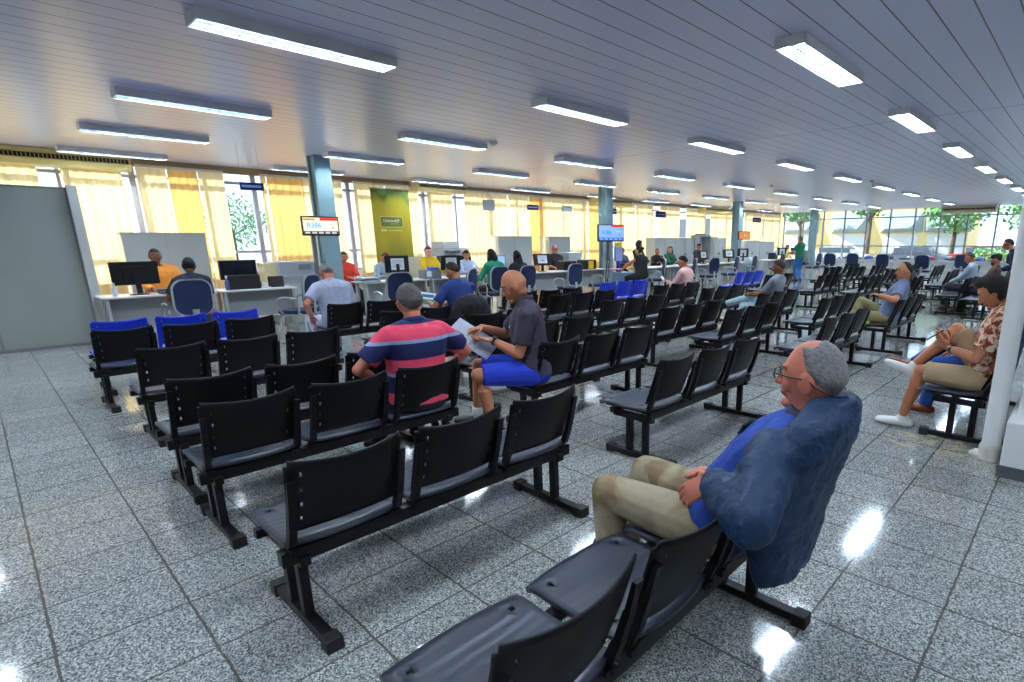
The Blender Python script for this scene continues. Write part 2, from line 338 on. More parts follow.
for (y0, y1, c), p in zip(BL, pos):
    bm = bmesh.new(); n = max(3, int((y1-y0)/.05)); prev = None
    for i in range(n+1):
        y = y0+(y1-y0)*i/n; x = .012*sin(i*1.9)
        cur = [bm.verts.new((x, y, .12)), bm.verts.new((x, y, 3.14))]
        if prev: bm.faces.new((prev[0], cur[0], cur[1], prev[1]))
        prev = cur
    e = empty('window_blind', (-15.24, 0, 0), 0, ('orange' if c else 'cream')+' fabric blind '+p, 'blind', 'fabric blinds along the left windows')
    o = obj('fabric', bm, ORANGE if c else CREAM, e)
    obj('head_rail', B((-.03, .03, y0, y1, 3.11, 3.16)), WHITE, e)

# ------------------------------------------------------------------ ceiling lamps
def make_lamp():
    r = empty('ceiling_lamp')
    bm = bmesh.new(); H, W, Lh = .085, .135, .78
    box(bm, -W, W, -Lh, Lh, -.02, 0); box(bm, -W, -W+.012, -Lh, Lh, -H, -.02); box(bm, W-.012, W, -Lh, Lh, -H, -.02)
    box(bm, -W+.012, W-.012, -Lh, -Lh+.012, -H, -.02); box(bm, -W+.012, W-.012, Lh-.012, Lh, -H, -.02)
    obj('housing', bm, LAMPB, r)
    bm = bmesh.new()
    for s in (-1, 1):
        P = [(s*.122, -.082), (s*.105, -.045), (s*.062, -.026), (s*.02, -.045), (s*.004, -.08)]
        for a, b in zip(P, P[1:]):
            vs = [bm.verts.new((a[0], -.765, a[1])), bm.verts.new((b[0], -.765, b[1])), bm.verts.new((b[0], .765, b[1])), bm.verts.new((a[0], .765, a[1]))]
            bm.faces.new(vs)
    for k in range(1, 14):
        y = -.765+1.53*k/14
        for s in (-1, 1): box(bm, min(s*.01, s*.12), max(s*.01, s*.12), y-.0015, y+.0015, -.083, -.062)
    obj('reflector', bm, REFL, r)
    for s in (-1, 1):
        bm = bmesh.new(); tube(bm, [(s*.062, -.74, -.050), (s*.062, .74, -.050)], .013, 6); obj('tube', bm, TUBE, r, smooth=True)
    return r
lamp0 = make_lamp(); used = False
rows = [(.88, 'added unseen right row'), (-2.22, 'bright right row'), (-5.36, 'second row from the right'), (-8.6, 'middle row'), (-11.45, 'row above the desks'), (-14.3, 'row along the blinds')]  # first row lies wholly out of view, added to light the hall
ords = ['behind the camera', 'first', 'second', 'third', 'fourth', 'fifth', 'sixth', 'seventh', 'eighth', 'ninth', 'tenth']
for x, d in rows:
    for j in range(0, 10):
        y = 2.2+3.44*(j-1)
        if x > -4 and j == 1: pass
        lb = 'white twin-tube lamp, %s from the front in the %s' % (ords[j], d) if j else 'added unseen twin-tube lamp behind the camera in the %s' % d  # lamps behind the camera are unseen, added for their light
        o = copy_tree(lamp0, lb, 'surface-mounted ceiling lamps') if used else tag(lamp0, lb, 'lamp', 'surface-mounted ceiling lamps')
        used = True; o['category'] = 'lamp'; o.location = (x, y, ZC)
# smoke detectors
for x, y, l in ((-8.2, 6.35, 'round white smoke detector on the ceiling beside a lamp above the waiting man in blue'), (-8.0, 16.9, 'small round smoke detector far back on the ceiling, left one'), (-5.2, 17.5, 'small round smoke detector far back on the ceiling, right one')):
    bm = bmesh.new(); tube(bm, [(0, 0, 0), (0, 0, -.03), (0, 0, -.06)], [.07, .065, .03], 16); tag(obj('smoke_detector', bm, WHITE, loc=(x, y, ZC)), l, 'smoke detector')

# ================================================================== BENCHES
def make_bench(pm_back, pm_seat):
    r = empty('waiting_bench')
    bm = B((-.19, -.135, -.03, 1.585, .325, .385), (-.47, -.43, -.03, 1.585, .345, .385))
    for k in range(3):
        for yy in (.03+.54*k, .44+.54*k):
            box(bm, -.55, -.12, yy-.012, yy+.012, .378, .397)
    obj('beam', bm, METAL, r)
    for yy in (.05, 1.50):
        bm = bmesh.new(); box(bm, -.54, .06, yy-.026, yy+.026, .012, .05)
        box(bm, -.49, -.12, yy-.022, yy+.022, .305, .35)
        for xx in (-.34, -.19): box(bm, xx-.024, xx+.024, yy-.02, yy+.02, .05, .31)
        lg = obj('leg_frame', bm, METAL, r, bevel=.004)
        obj('foot_cap', B((-.555, -.49, yy-.034, yy+.034, .0, .059)), CAP, lg, bevel=.004); obj('foot_cap', B((.01, .075, yy-.034, yy+.034, .0, .059)), CAP, lg, bevel=.004)
    for k in range(3):
        y0 = .54*k
        # backrest shell with slot holes
        NU, NV = 40, 14; bm = bmesh.new()
        def P(i, j):
            u = i/NU*2-1; v = j/NV
            z = (.455+.012*(1-u*u)) + v*((.80-.025*(1-u*u))-(.455+.012*(1-u*u)))
            wd = .2375*(1-.035*(1-v)); 
            if v > .8 and abs(u) > .9: z -= .0
            x = -.115 + .115*v**1.15 - .045*u*u + .012*sin(pi*v)
            return (x, y0+.2375+u*wd, z)
        g = [[bm.verts.new(P(i, j)) for j in range(NV+1)] for i in range(NU+1)]
        for i in range(NU):
            for j in range(NV):
                if i in (4, NU-5) and j in (2, 5, 8, 11): continue
                if (i in (0, NU-1)) and j == NV-1: continue
                bm.faces.new((g[i][j], g[i+1][j], g[i+1][j+1], g[i][j+1]))
        # split slot cells: keep rims so that the holes are narrow upright slots
        for i in (4, NU-5):
            for j in (2, 5, 8, 11):
                a, b, c, d = [V(v.co) for v in (g[i][j], g[i+1][j], g[i+1][j+1], g[i][j+1])]
                lerp = lambda s, t: (a*(1-s)+b*s)*(1-t)+(d*(1-s)+c*s)*t
                q = [bm.verts.new(lerp(s, t)) for s, t in ((.15, 0), (.85, 0), (.85, 1), (.15, 1))]
                bm.faces.new((g[i][j], q[0], q[3], g[i][j+1])); bm.faces.new((q[1], g[i+1][j], g[i+1][j+1], q[2]))
        bo = obj('backrest', bm, pm_back, r, smooth=True)
        so_ = bo.modifiers.new('thickness', 'SOLIDIFY'); so_.thickness = .009; so_.offset = 1
        for s in (0, 1):
            bm = bmesh.new()
            ya, yb = (y0-.002, y0+.028) if s == 0 else (y0+.447, y0+.477)
            pr = [(-.035, .72), (-.062, .62), (-.100, .50), (-.135, .42), (-.175, .392)]
            for (xa, za), (xb, zb), th in zip(pr, pr[1:], (.009, .013, .018, .020)):
                vs = [bm.verts.new(p) for p in ((xa-th, ya, za), (xa+th*.9, ya, za), (xb+th*.9, ya, zb-.008), (xb-th, ya, zb), (xa-th, yb, za), (xa+th*.9, yb, za), (xb+th*.9, yb, zb-.008), (xb-th, yb, zb))]
                for f in ((0, 1, 2, 3), (7, 6, 5, 4), (0, 4, 5, 1), (1, 5, 6, 2), (2, 6, 7, 3), (3, 7, 4, 0)): bm.faces.new([vs[q] for q in f])
            box(bm, -.19, -.115, ya, yb, .375, .398)
            obj('backrest_arm', bm, pm_back, bo)
        # seat
        NU, NV = 20, 16; bm = bmesh.new()
        def S(i, j):
            u = i/NU*2-1; v = j/NV
            x = -.60 + v*(.455+.035*(1-u*u)) - .02*(1-u*u)*(1-v)
            z = .425 - .022*sin(pi*min(1, v*1.1))*(1-u*u*.6) - (.022*(1-v/.15)**2 if v < .15 else 0)
            return (x, y0+.2375+u*.243, z)
        g = [[bm.verts.new(S(i, j)) for j in range(NV+1)] for i in range(NU+1)]
        for i in range(NU):
            for j in range(NV):
                if j in (2, 12) and i in (2, 17): continue
                bm.faces.new((g[i][j], g[i+1][j], g[i+1][j+1], g[i][j+1]))
        st = obj('seat', bm, pm_seat, r, smooth=True); so_ = st.modifiers.new('thickness', 'SOLIDIFY'); so_.thickness = .022; so_.offset = -1
    return r
bench0 = make_bench(BLACK, SEATM); benchb = make_bench(BLUE, BLUE); first = {0: True, 1: True}
def bench(x, y0, label, blue=False, group='three-seat waiting benches'):
    p = benchb if blue else bench0
    if first[blue]:
        first[blue] = False; o = p; TREE.setdefault(o.name, kids(o))
        for c in TREE[o.name]: TREE.setdefault(c.name, kids(c))
        o['category'] = 'bench'; o['group'] = group; o['label'] = label
    else: o = copy_tree(p, label, group); o['category'] = 'bench'
    o.location = (x, y0, 0); return o
BN = [
 (-.75, .55, 'black three-seat bench the man in the navy jacket lounges on'),
 (-2.13, .63, 'empty black bench nearest the camera at the lower left of the hall'),
 (-3.31, .63, 'black bench the man in the pink-striped polo sits on'),
 (-4.08, .64, 'black bench directly in front of the striped-polo man'),
 (-5.50, .72, 'black bench in the left block, third behind the blue one'),
 (-6.98, .63, 'black bench right behind the leftmost blue bench'),
 (-2.12, 3.0, 'empty black bench in mid view, between the bald man and the jacketed man'),
 (-3.27, 2.93, 'black bench the bald man in blue shorts sits on'),
 (-4.25, 3.08, 'black bench right in front of the bald man'),
 (-5.25, 3.1, 'black bench just behind the man reading a newspaper'),
 (-6.30, 3.1, 'black bench the man in blue with a newspaper sits on'),
 (-7.60, 3.03, 'black bench the grey-haired man in the pale shirt sits on'),
 (-2.03, 5.9, 'black bench seen above the jacketed man, nearer of the two on its right'),
 (-3.20, 5.87, 'black bench in front of the man in grey tee with phone, near side'),
 (-3.95, 5.55, 'black bench in the third block, just beyond the bald man bench'),
 (-5.08, 5.72, 'black bench in front of the three blue seats, middle of the hall'),
 (-6.25, 5.8, 'black bench whose backs show just right of the bald man'),
 (-7.0, 5.75, 'black bench nearest the desks, right behind the bald man head'),
 (-1.93, 8.45, 'black bench the man in khaki trousers sits sideways on'),
 (-2.83, 7.95, 'black bench with an empty grey seat right behind the khaki man bench'),
 (-3.85, 8.05, 'black bench the man with phone and pale jeans leans on'),
 (-5.07, 8.35, 'black bench standing right of the pink-shirted man'),
 (-6.10, 8.35, 'black bench the man in the pink shirt sits on'),
 (-.34, 5.0, 'black bench behind the white pipe with the young man in shorts'),
 (-1.95, 13.9, 'black bench the man in the light blue shirt sits on'),
 (-2.97, 13.45, 'black bench in the far block, nearest to the backpacks'),
 (-3.86, 13.35, 'black bench in the far block, second from the backpacks'),
 (-4.80, 13.1, 'black bench in the far block, behind the head of the man with the phone'),
 (-5.9, 12.6, 'black bench end seen right beside the head of the man with the phone'),
 (-1.35, 13.3, 'black bench the bearded man in a cap sits on'),
 (-1.9, 16.9, 'black bench in the second far row under the window chairs, right end'),
 (-2.8, 16.9, 'black bench in the second far row, half hidden by the khaki man head'),
 (-3.75, 16.55, 'black bench in the second far row, third from the right'),
 (-4.33, 16.95, 'black bench in the second far row, fourth from the right'),
 (-5.60, 17.8, 'black bench in the second far row, fifth from the right'),
 (-6.15, 17.2, 'black bench in the second far row, left end beneath a navy chair'),
 (-1.8, 20.3, 'black bench in the last row by the far windows, right end'),
 (-2.75, 20.3, 'black bench in the last row by the far windows, second from the right'),
 (-3.75, 20.2, 'black bench in the last row by the far windows, third from the right'),
 (-4.65, 20.5, 'black bench in the last row by the far windows, fourth from the right'),
 (-5.45, 19.6, 'black bench in the last row by the far windows, fifth from the right'),
 (-6.50, 20.1, 'black bench in the last row by the far windows, left end')]
for b in BN: bench(*b)
bench(-7.82, .72, 'bright blue bench at the far left beside the grey partition', True, 'blue three-seat benches')
bench(-7.33, 8.2, 'bright blue bench in the middle, in front of the woman in the black top', True, 'blue three-seat benches')
bench(-7.02, 13.25, 'bright blue bench farther back, beside the glass waste bin', True, 'blue three-seat benches')

# ================================================================== DESKS, OFFICE CHAIRS, EQUIPMENT
def desk(x, y0, y1, label, zt=.78, depth=.65):
    """front edge at x (customer side faces +x)"""
    r = empty('service_desk', (x, y0, 0), 0, label, 'desk', 'service desks'); L = y1-y0
    obj('desk_top', B((-depth, 0, 0.005, L-.005, zt-.03, zt)), DESKT, r, bevel=.006)
    for yy in (.05, L-.09):
        bm = bmesh.new(); box(bm, -depth+.08, -.03, yy, yy+.04, .0, .06); box(bm, -.20, -.045, yy, yy+.04, .06, zt-.03); box(bm, -depth+.1, -depth+.2, yy, yy+.04, .06, zt-.03)
        obj('leg', bm, DESKP, r)
    obj('modesty_panel', B((-.24, -.22, .09, L-.09, .28, zt-.03)), DESKD, r)
    return r
office0 = None
def make_office():
    r = empty('office_chair')
    # faces +x in its own frame (back towards -x)
    bend = lambda p: V((p.x+.10*(p.z-.72)*-1 - .22 + .35*p.y*p.y, p.y, p.z))
    rr = [(a, b+.78) for a, b in rounded_rect(.46, .50, .14, 6)]
    bm = bmesh.new(); plate(bm, rr, -.028, -.005, bend); obj('back_shell', bm, RIMG, r)
    rr = [(a, b+.78) for a, b in rounded_rect(.42, .46, .13, 6)]
    bm = bmesh.new(); plate(bm, rr, -.040, .018, bend); obj('backrest', bm, NAVY, r)
    bm = bmesh.new(); plate(bm, rounded_rect(.46, .46, .10, 5), .44, .50, lambda p: V((p.z, p.y, p.x))); obj('seat', bm, NAVY, r, bevel=.015)
    bm = bmesh.new(); plate(bm, rounded_rect(.48, .48, .10, 5), .42, .44, lambda p: V((p.z, p.y, p.x))); obj('seat_shell', bm, RIMG, r)
    for s in (-1, 1):
        bm = bmesh.new(); yy = s*.27
        tube(bm, [(-.16, s*.2, .43), (-.14, yy, .46), (-.16, yy, .60), (-.12, yy, .68), (0, yy, .70), (.12, yy, .69), (.17, yy, .63), (.13, yy, .50), (.10, yy*.85, .43)], .016, 8)
        obj('armrest', bm, RIMG, r, smooth=True)
        bm = bmesh.new(); tube(bm, [(-.18, s*.20, .42), (-.22, s*.25, .03), (-.20, s*.25, .015), (.20, s*.25, .015), (.23, s*.25, .03), (.16, s*.20, .42)], .013, 8)
        obj('sled_leg', bm, RIMG, r, smooth=True)
    bm = bmesh.new(); tube(bm, [(-.14, 0, .42), (-.25, 0, .44), (-.26, 0, .62)], [(.04, .01)]*3, 8); obj('back_support', bm, RIMG, r)
    return r
def office(x, y, rz, label):
    global office0
    if office0 is None:
        office0 = make_office(); o = office0; o.scale = (1.06, 1.06, 1.06); TREE.setdefault(o.name, kids(o)); o['label'] = label
    else: o = copy_tree(office0, label)
    o['category'] = 'office chair'; o['group'] = 'navy upholstered office chairs'; o.location = (x, y, 0); o.rotation_euler = (0, 0, R(rz)); return o
DX = -11.25
desk(DX, 1.22, 2.72, 'pale grey desk beside the grey partition, with the leftmost black monitor on it')
desk(DX, 2.76, 3.98, 'pale grey desk with slanted white leg left of the beige printer')
D2 = [(5.25, 6.75), (6.78, 8.28), (8.31, 9.8), (9.83, 11.3), (11.33, 12.8)]
dl = ['service desk in front of the clerk in the red top and the grey-shirted clerk', 'service desk holding the grey box with a blue lid', 'service desk with the papers before the dark-haired clerk', 'service desk in front of the grey double cabinet', 'service desk with the bald clerk in black']
for (a, b), l in zip(D2, dl): desk(DX, a, b, l)
D3 = [(14.1, 15.6), (15.63, 17.1), (17.13, 18.6), (18.63, 20.1), (20.13, 21.6), (22.9, 24.4), (24.43, 25.9), (25.93, 27.4)]
dl = ['service desk right of the second column with a woman in a black top before it', 'service desk with the bun-haired and brown-haired women', 'service desk in front of the man in the dark jacket', 'service desk with a tilted monitor and taped sheet', 'service desk ending beside the third column', 'service desk just beyond the third column with a small printer', 'service desk far back below the small orange screen', 'farthest service desk with the green-shirted man standing by it']
for (a, b), l in zip(D3, dl): desk(DX+.5, a, b, l, .76)

OC = [(-9.95, 2.02, 182, 'navy office chair in which the dark-haired visitor sits at the first desk'),
 (-9.75, 3.42, 222, 'navy office chair turned sideways at the second desk, armrest showing'),
 (-9.3, 4.85, 178, 'navy office chair seen from behind, right of the old man in the pale shirt'),
 (-9.35, 6.25, 215, 'navy office chair turned half away, left of the man in blue reading'),
 (-9.75, 7.35, 180, 'navy office chair the visitor in green sits in'),
 (-9.6, 7.98, 185, 'navy office chair just right of the green visitor, by the bald man face'),
 (-9.5, 9.38, 180, 'navy office chair standing alone in front of the bald clerk'),
 (-9.6, 10.55, 222, 'navy office chair turned sideways right of the lone one, near the blue bench'),
 (-9.55, 13.0, 222, 'navy office chair of the woman in the black top'),
 (-9.3, 14.25, 222, 'navy office chair turned edge-on behind the pink-shirted man hand'),
 (-9.2, 15.3, 170, 'navy office chair just behind the pink-shirted man head'),
 (-9.2, 16.7, 222, 'navy office chair right of the pink-shirted man, turned sideways'),
 (-9.2, 18.0, 222, 'navy office chair beside the glass waste bin, left of it'),
 (-9.6, 21.2, 222, 'navy office chair above the third blue bench'),
 (-8.8, 23.0, 222, 'navy office chair left of the green-shirted standing man, front one'),
 (-8.9, 24.2, 222, 'navy office chair left of the green-shirted standing man, rear one'),
 (-8.15, 23.3, 90, 'navy office chair facing away under the far windows, leftmost one'),
 (-7.45, 23.9, 90, 'navy office chair under the far windows, second from the left'),
 (-6.15, 23.3, 90, 'navy office chair under the far windows, third from the left'),
 (-4.65, 22.7, 90, 'navy office chair under the far windows, fourth from the left'),
 (-3.65, 24.2, 90, 'navy office chair under the far windows above the khaki man head'),
 (-2.6, 29.5, 90, 'navy office chair at the sill near the head of the light-blue-shirted man')]
for o in OC: office(*o)
# clerk chair behind second desk
office(-12.35, 3.55, 0, 'dark office chair standing empty behind the second desk')

mon0 = {}
def monitor(x, y, rz, label, w_=.50, h_=.31, z=.78, sheet=False, tilt=0, dark=False):
    r = empty('computer_monitor', (x, y, z), R(rz), label, 'monitor', 'monitors on the desks')
    # screen faces -x, back faces +x at rz=0
    zc = .16+h_/2; lit = not dark; bm = bmesh.new(); T = Matrix.Translation((0, 0, zc)) @ Matrix.Rotation(R(tilt), 4, 'Y')
    plate(bm, rounded_rect(w_, h_, .015, 2), -.02, .015, lambda p: T @ p); plate(bm, rounded_rect(w_*.5, h_*.6, .03, 3), .015, .045, lambda p: T @ p); obj('casing', bm, MON, r)
    bm = bmesh.new(); plate(bm, rounded_rect(w_-.03, h_-.03, .004, 1), -.0225, -.0205, lambda p: T @ p); obj('screen', bm, mat('lit_screen', (.25, .38, .55), .3, emit=.25) if lit else SCREEN, r)
    bm = bmesh.new(); box(bm, .03, .055, -.035, .035, .02, zc); obj('stand', bm, MON, r)
    bm = bmesh.new(); plate(bm, rounded_rect(.22, .18, .04, 4), 0, .018, lambda p: V((p.z+.02, p.y, p.x))); obj('base', bm, MON, r)
    if sheet:
        bm = bmesh.new(); plate(bm, rounded_rect(w_*.55, h_*.68, .003, 1), .0465, .0475, lambda p: T @ p)
        obj('taped_sheet', bm, PAPER, r)
        bm = bmesh.new()
        for k in range(7): 
            a = bmesh.new
            plate(bm, [(-w_*.22, -.075+k*.025), (w_*(.12+.1*((k*37) % 3)/3), -.075+k*.025), (w_*(.12+.1*((k*37) % 3)/3), -.069+k*.025), (-w_*.22, -.069+k*.025)], .0477, .0482, lambda p: T @ p)
        obj('print_lines', bm, mat('ink_grey', (.25, .28, .33), .8), r)['kind'] = 'stuff'
    return r
monitor(-11.55, 1.72, 12, 'big black monitor seen from behind on the leftmost desk', .62, .36)
monitor(-11.75, 3.2, 185, 'black monitor with a dark screen facing us on the second desk', .60, .34, dark=True)
monitor(-11.55, 6.15, -8, 'monitor with a taped white sheet in front of the clerk in grey', .52, .36, sheet=True)
monitor(-11.55, 7.50, -5, 'monitor with a taped white sheet right of the woman in yellow', .50, .34, sheet=True)
monitor(-11.75, 9.0, 160, 'monitor facing the green visitor, screen lit pale', .48, .30)
monitor(-11.55, 10.4, -20, 'tilted monitor with a taped sheet left of the bald clerk', .50, .32, sheet=True, tilt=-15)
monitor(-11.1, 18.05, -15, 'monitor with a taped sheet between the brown-haired woman and dark-jacket man', .48, .32, z=.76, sheet=True, tilt=-12)
monitor(-11.1, 20.0, -35, 'monitor with a taped sheet before the open cabinet', .50, .34, z=.76, sheet=True, tilt=-12)
monitor(-11.1, 21.2, -40, 'monitor with a taped sheet left of the third column', .48, .36, z=.76, sheet=True)
monitor(-11.1, 25.0, -35, 'monitor with a taped sheet just right of the third column', .48, .36, z=.76, sheet=True)
monitor(-11.1, 26.6, -30, 'farthest monitor with a taped sheet, tilted, below the orange screen', .52, .34, z=.76, sheet=True, tilt=-12)

# ------------------------------------------------------------------ things on and behind the desks
def simple(name, bm, m_, label, cat, loc=(0, 0, 0), rz=0, group=None, **k):
    o = obj(name, bm, m_, loc=loc, **k); o.rotation_euler = (0, 0, R(rz)); return tag(o, label, cat, group)
def bottle(x, y, z, label, m_=None, h=.2):
    r = empty('spray_bottle', (x, y, z), 0, label, 'bottle'); bm = bmesh.new()
    tube(bm, [(0, 0, 0), (0, 0, h*.6), (0, 0, h*.75), (0, 0, h*.82)], [.034, .034, .015, .014], 12); obj('bottle_body', bm, m_ or mat('bottle_clear', (.62, .68, .74), .2), r, smooth=False)
    bm = bmesh.new(); tube(bm, [(0, 0, h*.82), (0, 0, h), (.0, .0, h*1.02)], [.016, .016, .01], 10); box(bm, -.01, .04, -.01, .01, h*.95, h*1.04); obj('cap', bm, WHITE, r)
bottle(-11.45, 1.42, .78, 'clear spray bottle at the left end of the leftmost desk')
bottle(-11.45, 2.70, .78, 'white bottle between the first two desks')
bottle(-11.40, 2.90, .78, 'slim bottle with a blue label beside the black case', mat('bottle_blue', srgb(70, 90, 150), .3), .24)
def keyboard(x, y, rz, label):
    r = empty('keyboard', (x, y, .78), R(rz), label, 'keyboard'); obj('keyboard_base', B((-.07, .07, -.21, .21, 0, .018)), PRND, r, bevel=.004)
    bm = bmesh.new()
    for i in range(4):
        for j in range(14): box(bm, -.06+.03*i, -.036+.03*i, -.20+.0287*j, -.176+.0287*j, .018, .024)
    obj('keys', bm, MON, r)['kind'] = 'stuff'
for i, (x, y, l) in enumerate(((-11.5, 3.45, 'on the second desk before the dark screen'), (-11.45, 7.95, 'in front of the dark-haired clerk'), (-11.5, 8.75, 'near the green visitor'), (-11.45, 11.0, 'by the bald clerk'), (-11.0, 15.9, 'in front of the afro-haired person'), (-11.0, 17.6, 'in front of the brown-haired clerk'))):
    zt = .78 if y < 14 else .76
    r = empty('paper_stack', (x, y, zt), R(-20+17*i), 'small stack of white papers '+l, 'papers', 'paper stacks on the desks'); obj('lower_sheets', B((-.11, .10, -.15, .14, 0, .012)), PAPER, r); obj('top_sheet', B((-.10, .11, -.14, .155, .012, .014)), mat('paper_blueish', (.6, .68, .78), .7), r)
keyboard(-11.5, 2.32, 5, 'black keyboard beside the stand of the leftmost monitor')
simple('telephone', B((-.09, .09, -.10, .10, 0, .045), (-.09, -.04, -.11, .11, .045, .08)), PRND, 'dark desk telephone under the leftmost monitor', 'telephone', (-11.38, 2.05, .78), 10, bevel=.01)
simple('laptop_case', B((-.03, .03, -.26, .26, 0, .25)), mat('black_fabric', (.012, .012, .014), .8, bump=.3, bscale=60), 'black case standing on the second desk before the dark screen', 'case', (-11.42, 3.16, .78), -4, bevel=.02)
simple('laptop_case', B((-.03, .03, -.13, .13, 0, .20)), mat('brown_black_case', (.03, .017, .014), .7), 'small dark case at the right end of the second desk', 'case', (-11.55, 3.72, .78), 6, bevel=.01)
# beige printer on a cabinet by the column
r = empty('office_printer', (-12.25, 3.95, .0), 0, 'grey-beige laser printer left of the first teal column', 'printer')
obj('printer_body', B((-.30, .25, .0, .68, .80, 1.22)), PRN, r, bevel=.02); obj('side_unit', B((-.26, .18, -.22, .0, .84, 1.20)), BEIGE, r, bevel=.015)
obj('paper_tray', B((.25, .27, .05, .63, .86, .94)), mat('tray_grey', (.32, .36, .40), .5), r, bevel=.004)
bm = bmesh.new()
for i in range(5): box(bm, .25, .257, .36, .60, 1.06+.022*i, 1.068+.022*i)
obj('vent', bm, PRND, r)['kind'] = 'stuff'
simple('low_cabinet', B((-.35, .25, -.0, .75, 0, .80), (.25, .262, .02, .37, .04, .77), (.25, .262, .39, .73, .04, .77)), CAB, 'pale grey low cabinet under the laser printer', 'cabinet', (-12.25, 3.92, 0), bevel=.004)
simple('waste_box', B((-.17, .17, -.20, .20, 0, .82), (-.19, .19, -.22, .22, .78, .84)), mat('blue_grey_plastic', srgb(84, 120, 145), .5), 'tall blue-grey bin left of the old man in the pale shirt', 'bin', (-11.0, 4.27, 0), bevel=.01)
simple('waste_box', B((-.2, .2, -.30, .30, 0, .66)), mat('blue_grey_light', srgb(120, 150, 168), .5), 'pale blue-grey box between the desks below the second wall screen', 'box', (-11.05, 12.95+.35, 0), bevel=.01)
# paper trays
r = empty('paper_tray_stack', (-11.4, 4.95+.45, .78), 0, 'stacked clear trays full of papers on the desk beside the old man', 'paper tray')
for k in range(2):
    bm = B((-.16, .16, -.20, .20, .0+.06*k, .008+.06*k), (-.16, -.15, -.20, .20, .0+.06*k, .05+.06*k), (.15, .16, -.20, .20, .0+.06*k, .03+.06*k)); obj('tray', bm, mat('tray_clear', (.45, .52, .60), .3), r)
    obj('papers', B((-.14, .14, -.18, .18, .008+.06*k, .035+.06*k)), PAPER, r)
r = empty('ticket_box', (-11.4, 6.85, .78), R(-6), 'grey box with a blue lid and white label on the desk', 'box')
obj('box_body', B((-.16, .16, -.20, .20, 0, .20)), mat('grey_box', (.16, .18, .20), .5), r, bevel=.008); obj('lid', B((-.13, .13, -.02, .16, .20, .25)), mat('lid_blue', srgb(25, 95, 220), .4), r, bevel=.01); obj('label_sheet', B((.16, .163, -.15, -.04, .05, .17)), PAPER, r)
# copier
r = empty('copier', (-13.45, 8.75, 0), 0, 'large grey office copier behind the woman in yellow', 'copier')
obj('copier_cabinet', B((-.35, .30, -.42, .42, 0, 1.02)), PRN, r, bevel=.01); obj('scanner', B((-.35, .30, -.42, .42, 1.22, 1.40)), PRN, r, bevel=.02)
obj('document_feeder', B((-.32, .22, -.38, .15, 1.40, 1.60)), mat('copier_light', (.55, .57, .58), .45), r, bevel=.03); obj('output_bay', B((-.35, .20, -.38, .38, 1.02, 1.22)), DARK, r)
obj('paper_drawer', B((.30, .315, -.38, .38, .55, .72)), PRND, r); obj('paper_drawer', B((.30, .315, -.38, .38, .75, .92)), PRND, r); obj('control_panel', B((.28, .42, -.35, .05, 1.30, 1.36)), PRND, r, bevel=.01)
r = empty('dark_printer', (-11.55, 11.35, .78), 0, 'black box-shaped printer right of the bald clerk', 'printer'); obj('printer_body', B((-.18, .18, -.24, .24, 0, .26)), MON, r, bevel=.02); obj('feed_slot', B((.18, .185, -.18, .18, .12, .15)), DARK, r)
r = empty('dark_printer', (-11.5, 12.15, .78), 0, 'black printer with a yellow sticker below the second column', 'printer'); obj('printer_body', B((-.18, .18, -.24, .24, 0, .28)), MON, r, bevel=.02); obj('yellow_sticker', B((.18, .184, -.11, .11, .02, .24)), mat('sticker_yellow', srgb(240, 200, 20), .5), r)
r = empty('small_printer', (-12.3, 12.3, .0), 0, 'small white printer stacked behind the black ones', 'printer'); obj('printer_body', B((-.18, .18, -.30, .30, 1.05, 1.26)), PRN, r, bevel=.02); obj('shelf', B((-.2, .2, -.35, .35, 1.0, 1.05), (-.2, .2, -.35, -.3, 0, 1.0), (-.2, .2, .3, .35, 0, 1.0)), CAB, r)
r = empty('fax_machine', (-11.2, 23.9+.4, .76), 0, 'black machine with papers right of the third column', 'printer'); obj('printer_body', B((-.15, .15, -.2, .2, 0, .3)), MON, r, bevel=.03); obj('sheet', B((.0, .16, .0, .12, .2, .42)), PAPER, r)

# cabinets
def cabinet(x, y0, y1, h, label, side=None, doors=2, dp=.45, rz=0):
    r = empty('storage_cabinet', (x, y0, 0), R(rz), label, 'cabinet', 'pale grey storage cabinets'); L = y1-y0
    obj('cabinet_body', B((-dp, 0, 0, L, 0, h-.02)), side or CAB, r); obj('cabinet_top', B((-dp-.01, .03, -.01, L+.01, h-.02, h)), CAB, r)
    for k in range(doors):
        d = obj('door', B((.0, .02, .006+L/doors*k, L/doors*(k+1)-.006, .06, h-.03)), CAB, r)
        yy = L/doors*(k+1)-.07 if k % 2 == 0 else L/doors*k+.05
        obj('handle', B((.02, .04, yy, yy+.02, h*.55, h*.55+.12)), PRND, d)
    return r
cabinet(-13.9, 1.98, 3.30, 1.78, 'wide two-door grey cabinet behind the leftmost clerk', CABSIDE)
cabinet(-13.9, 10.75, 12.1, 1.75, 'grey double cabinet with a cream side, left of the bald clerk', CABSIDE)
cabinet(-13.9, 12.85, 13.85, 1.75, 'grey cabinet with a cream side behind the bald clerk', CABSIDE, 1)
cabinet(-13.9, 18.8, 20.3, 1.72, 'grey cabinet behind the brown-haired clerk', CAB)
cabinet(-13.9, 20.32, 21.85, 1.72, 'grey cabinet behind the man in the dark jacket', CAB)
cabinet(-13.7, 23.05, 24.3, 1.72, 'pale cabinet beside the tall narrow open one', CAB)
cabinet(-13.9, 26.7, 28.4, 1.6, 'pale cabinet below the small orange screen', CAB)
cabinet(-13.9, 28.45, 30.2, 1.55, 'last pale cabinet by the far windows', CAB)
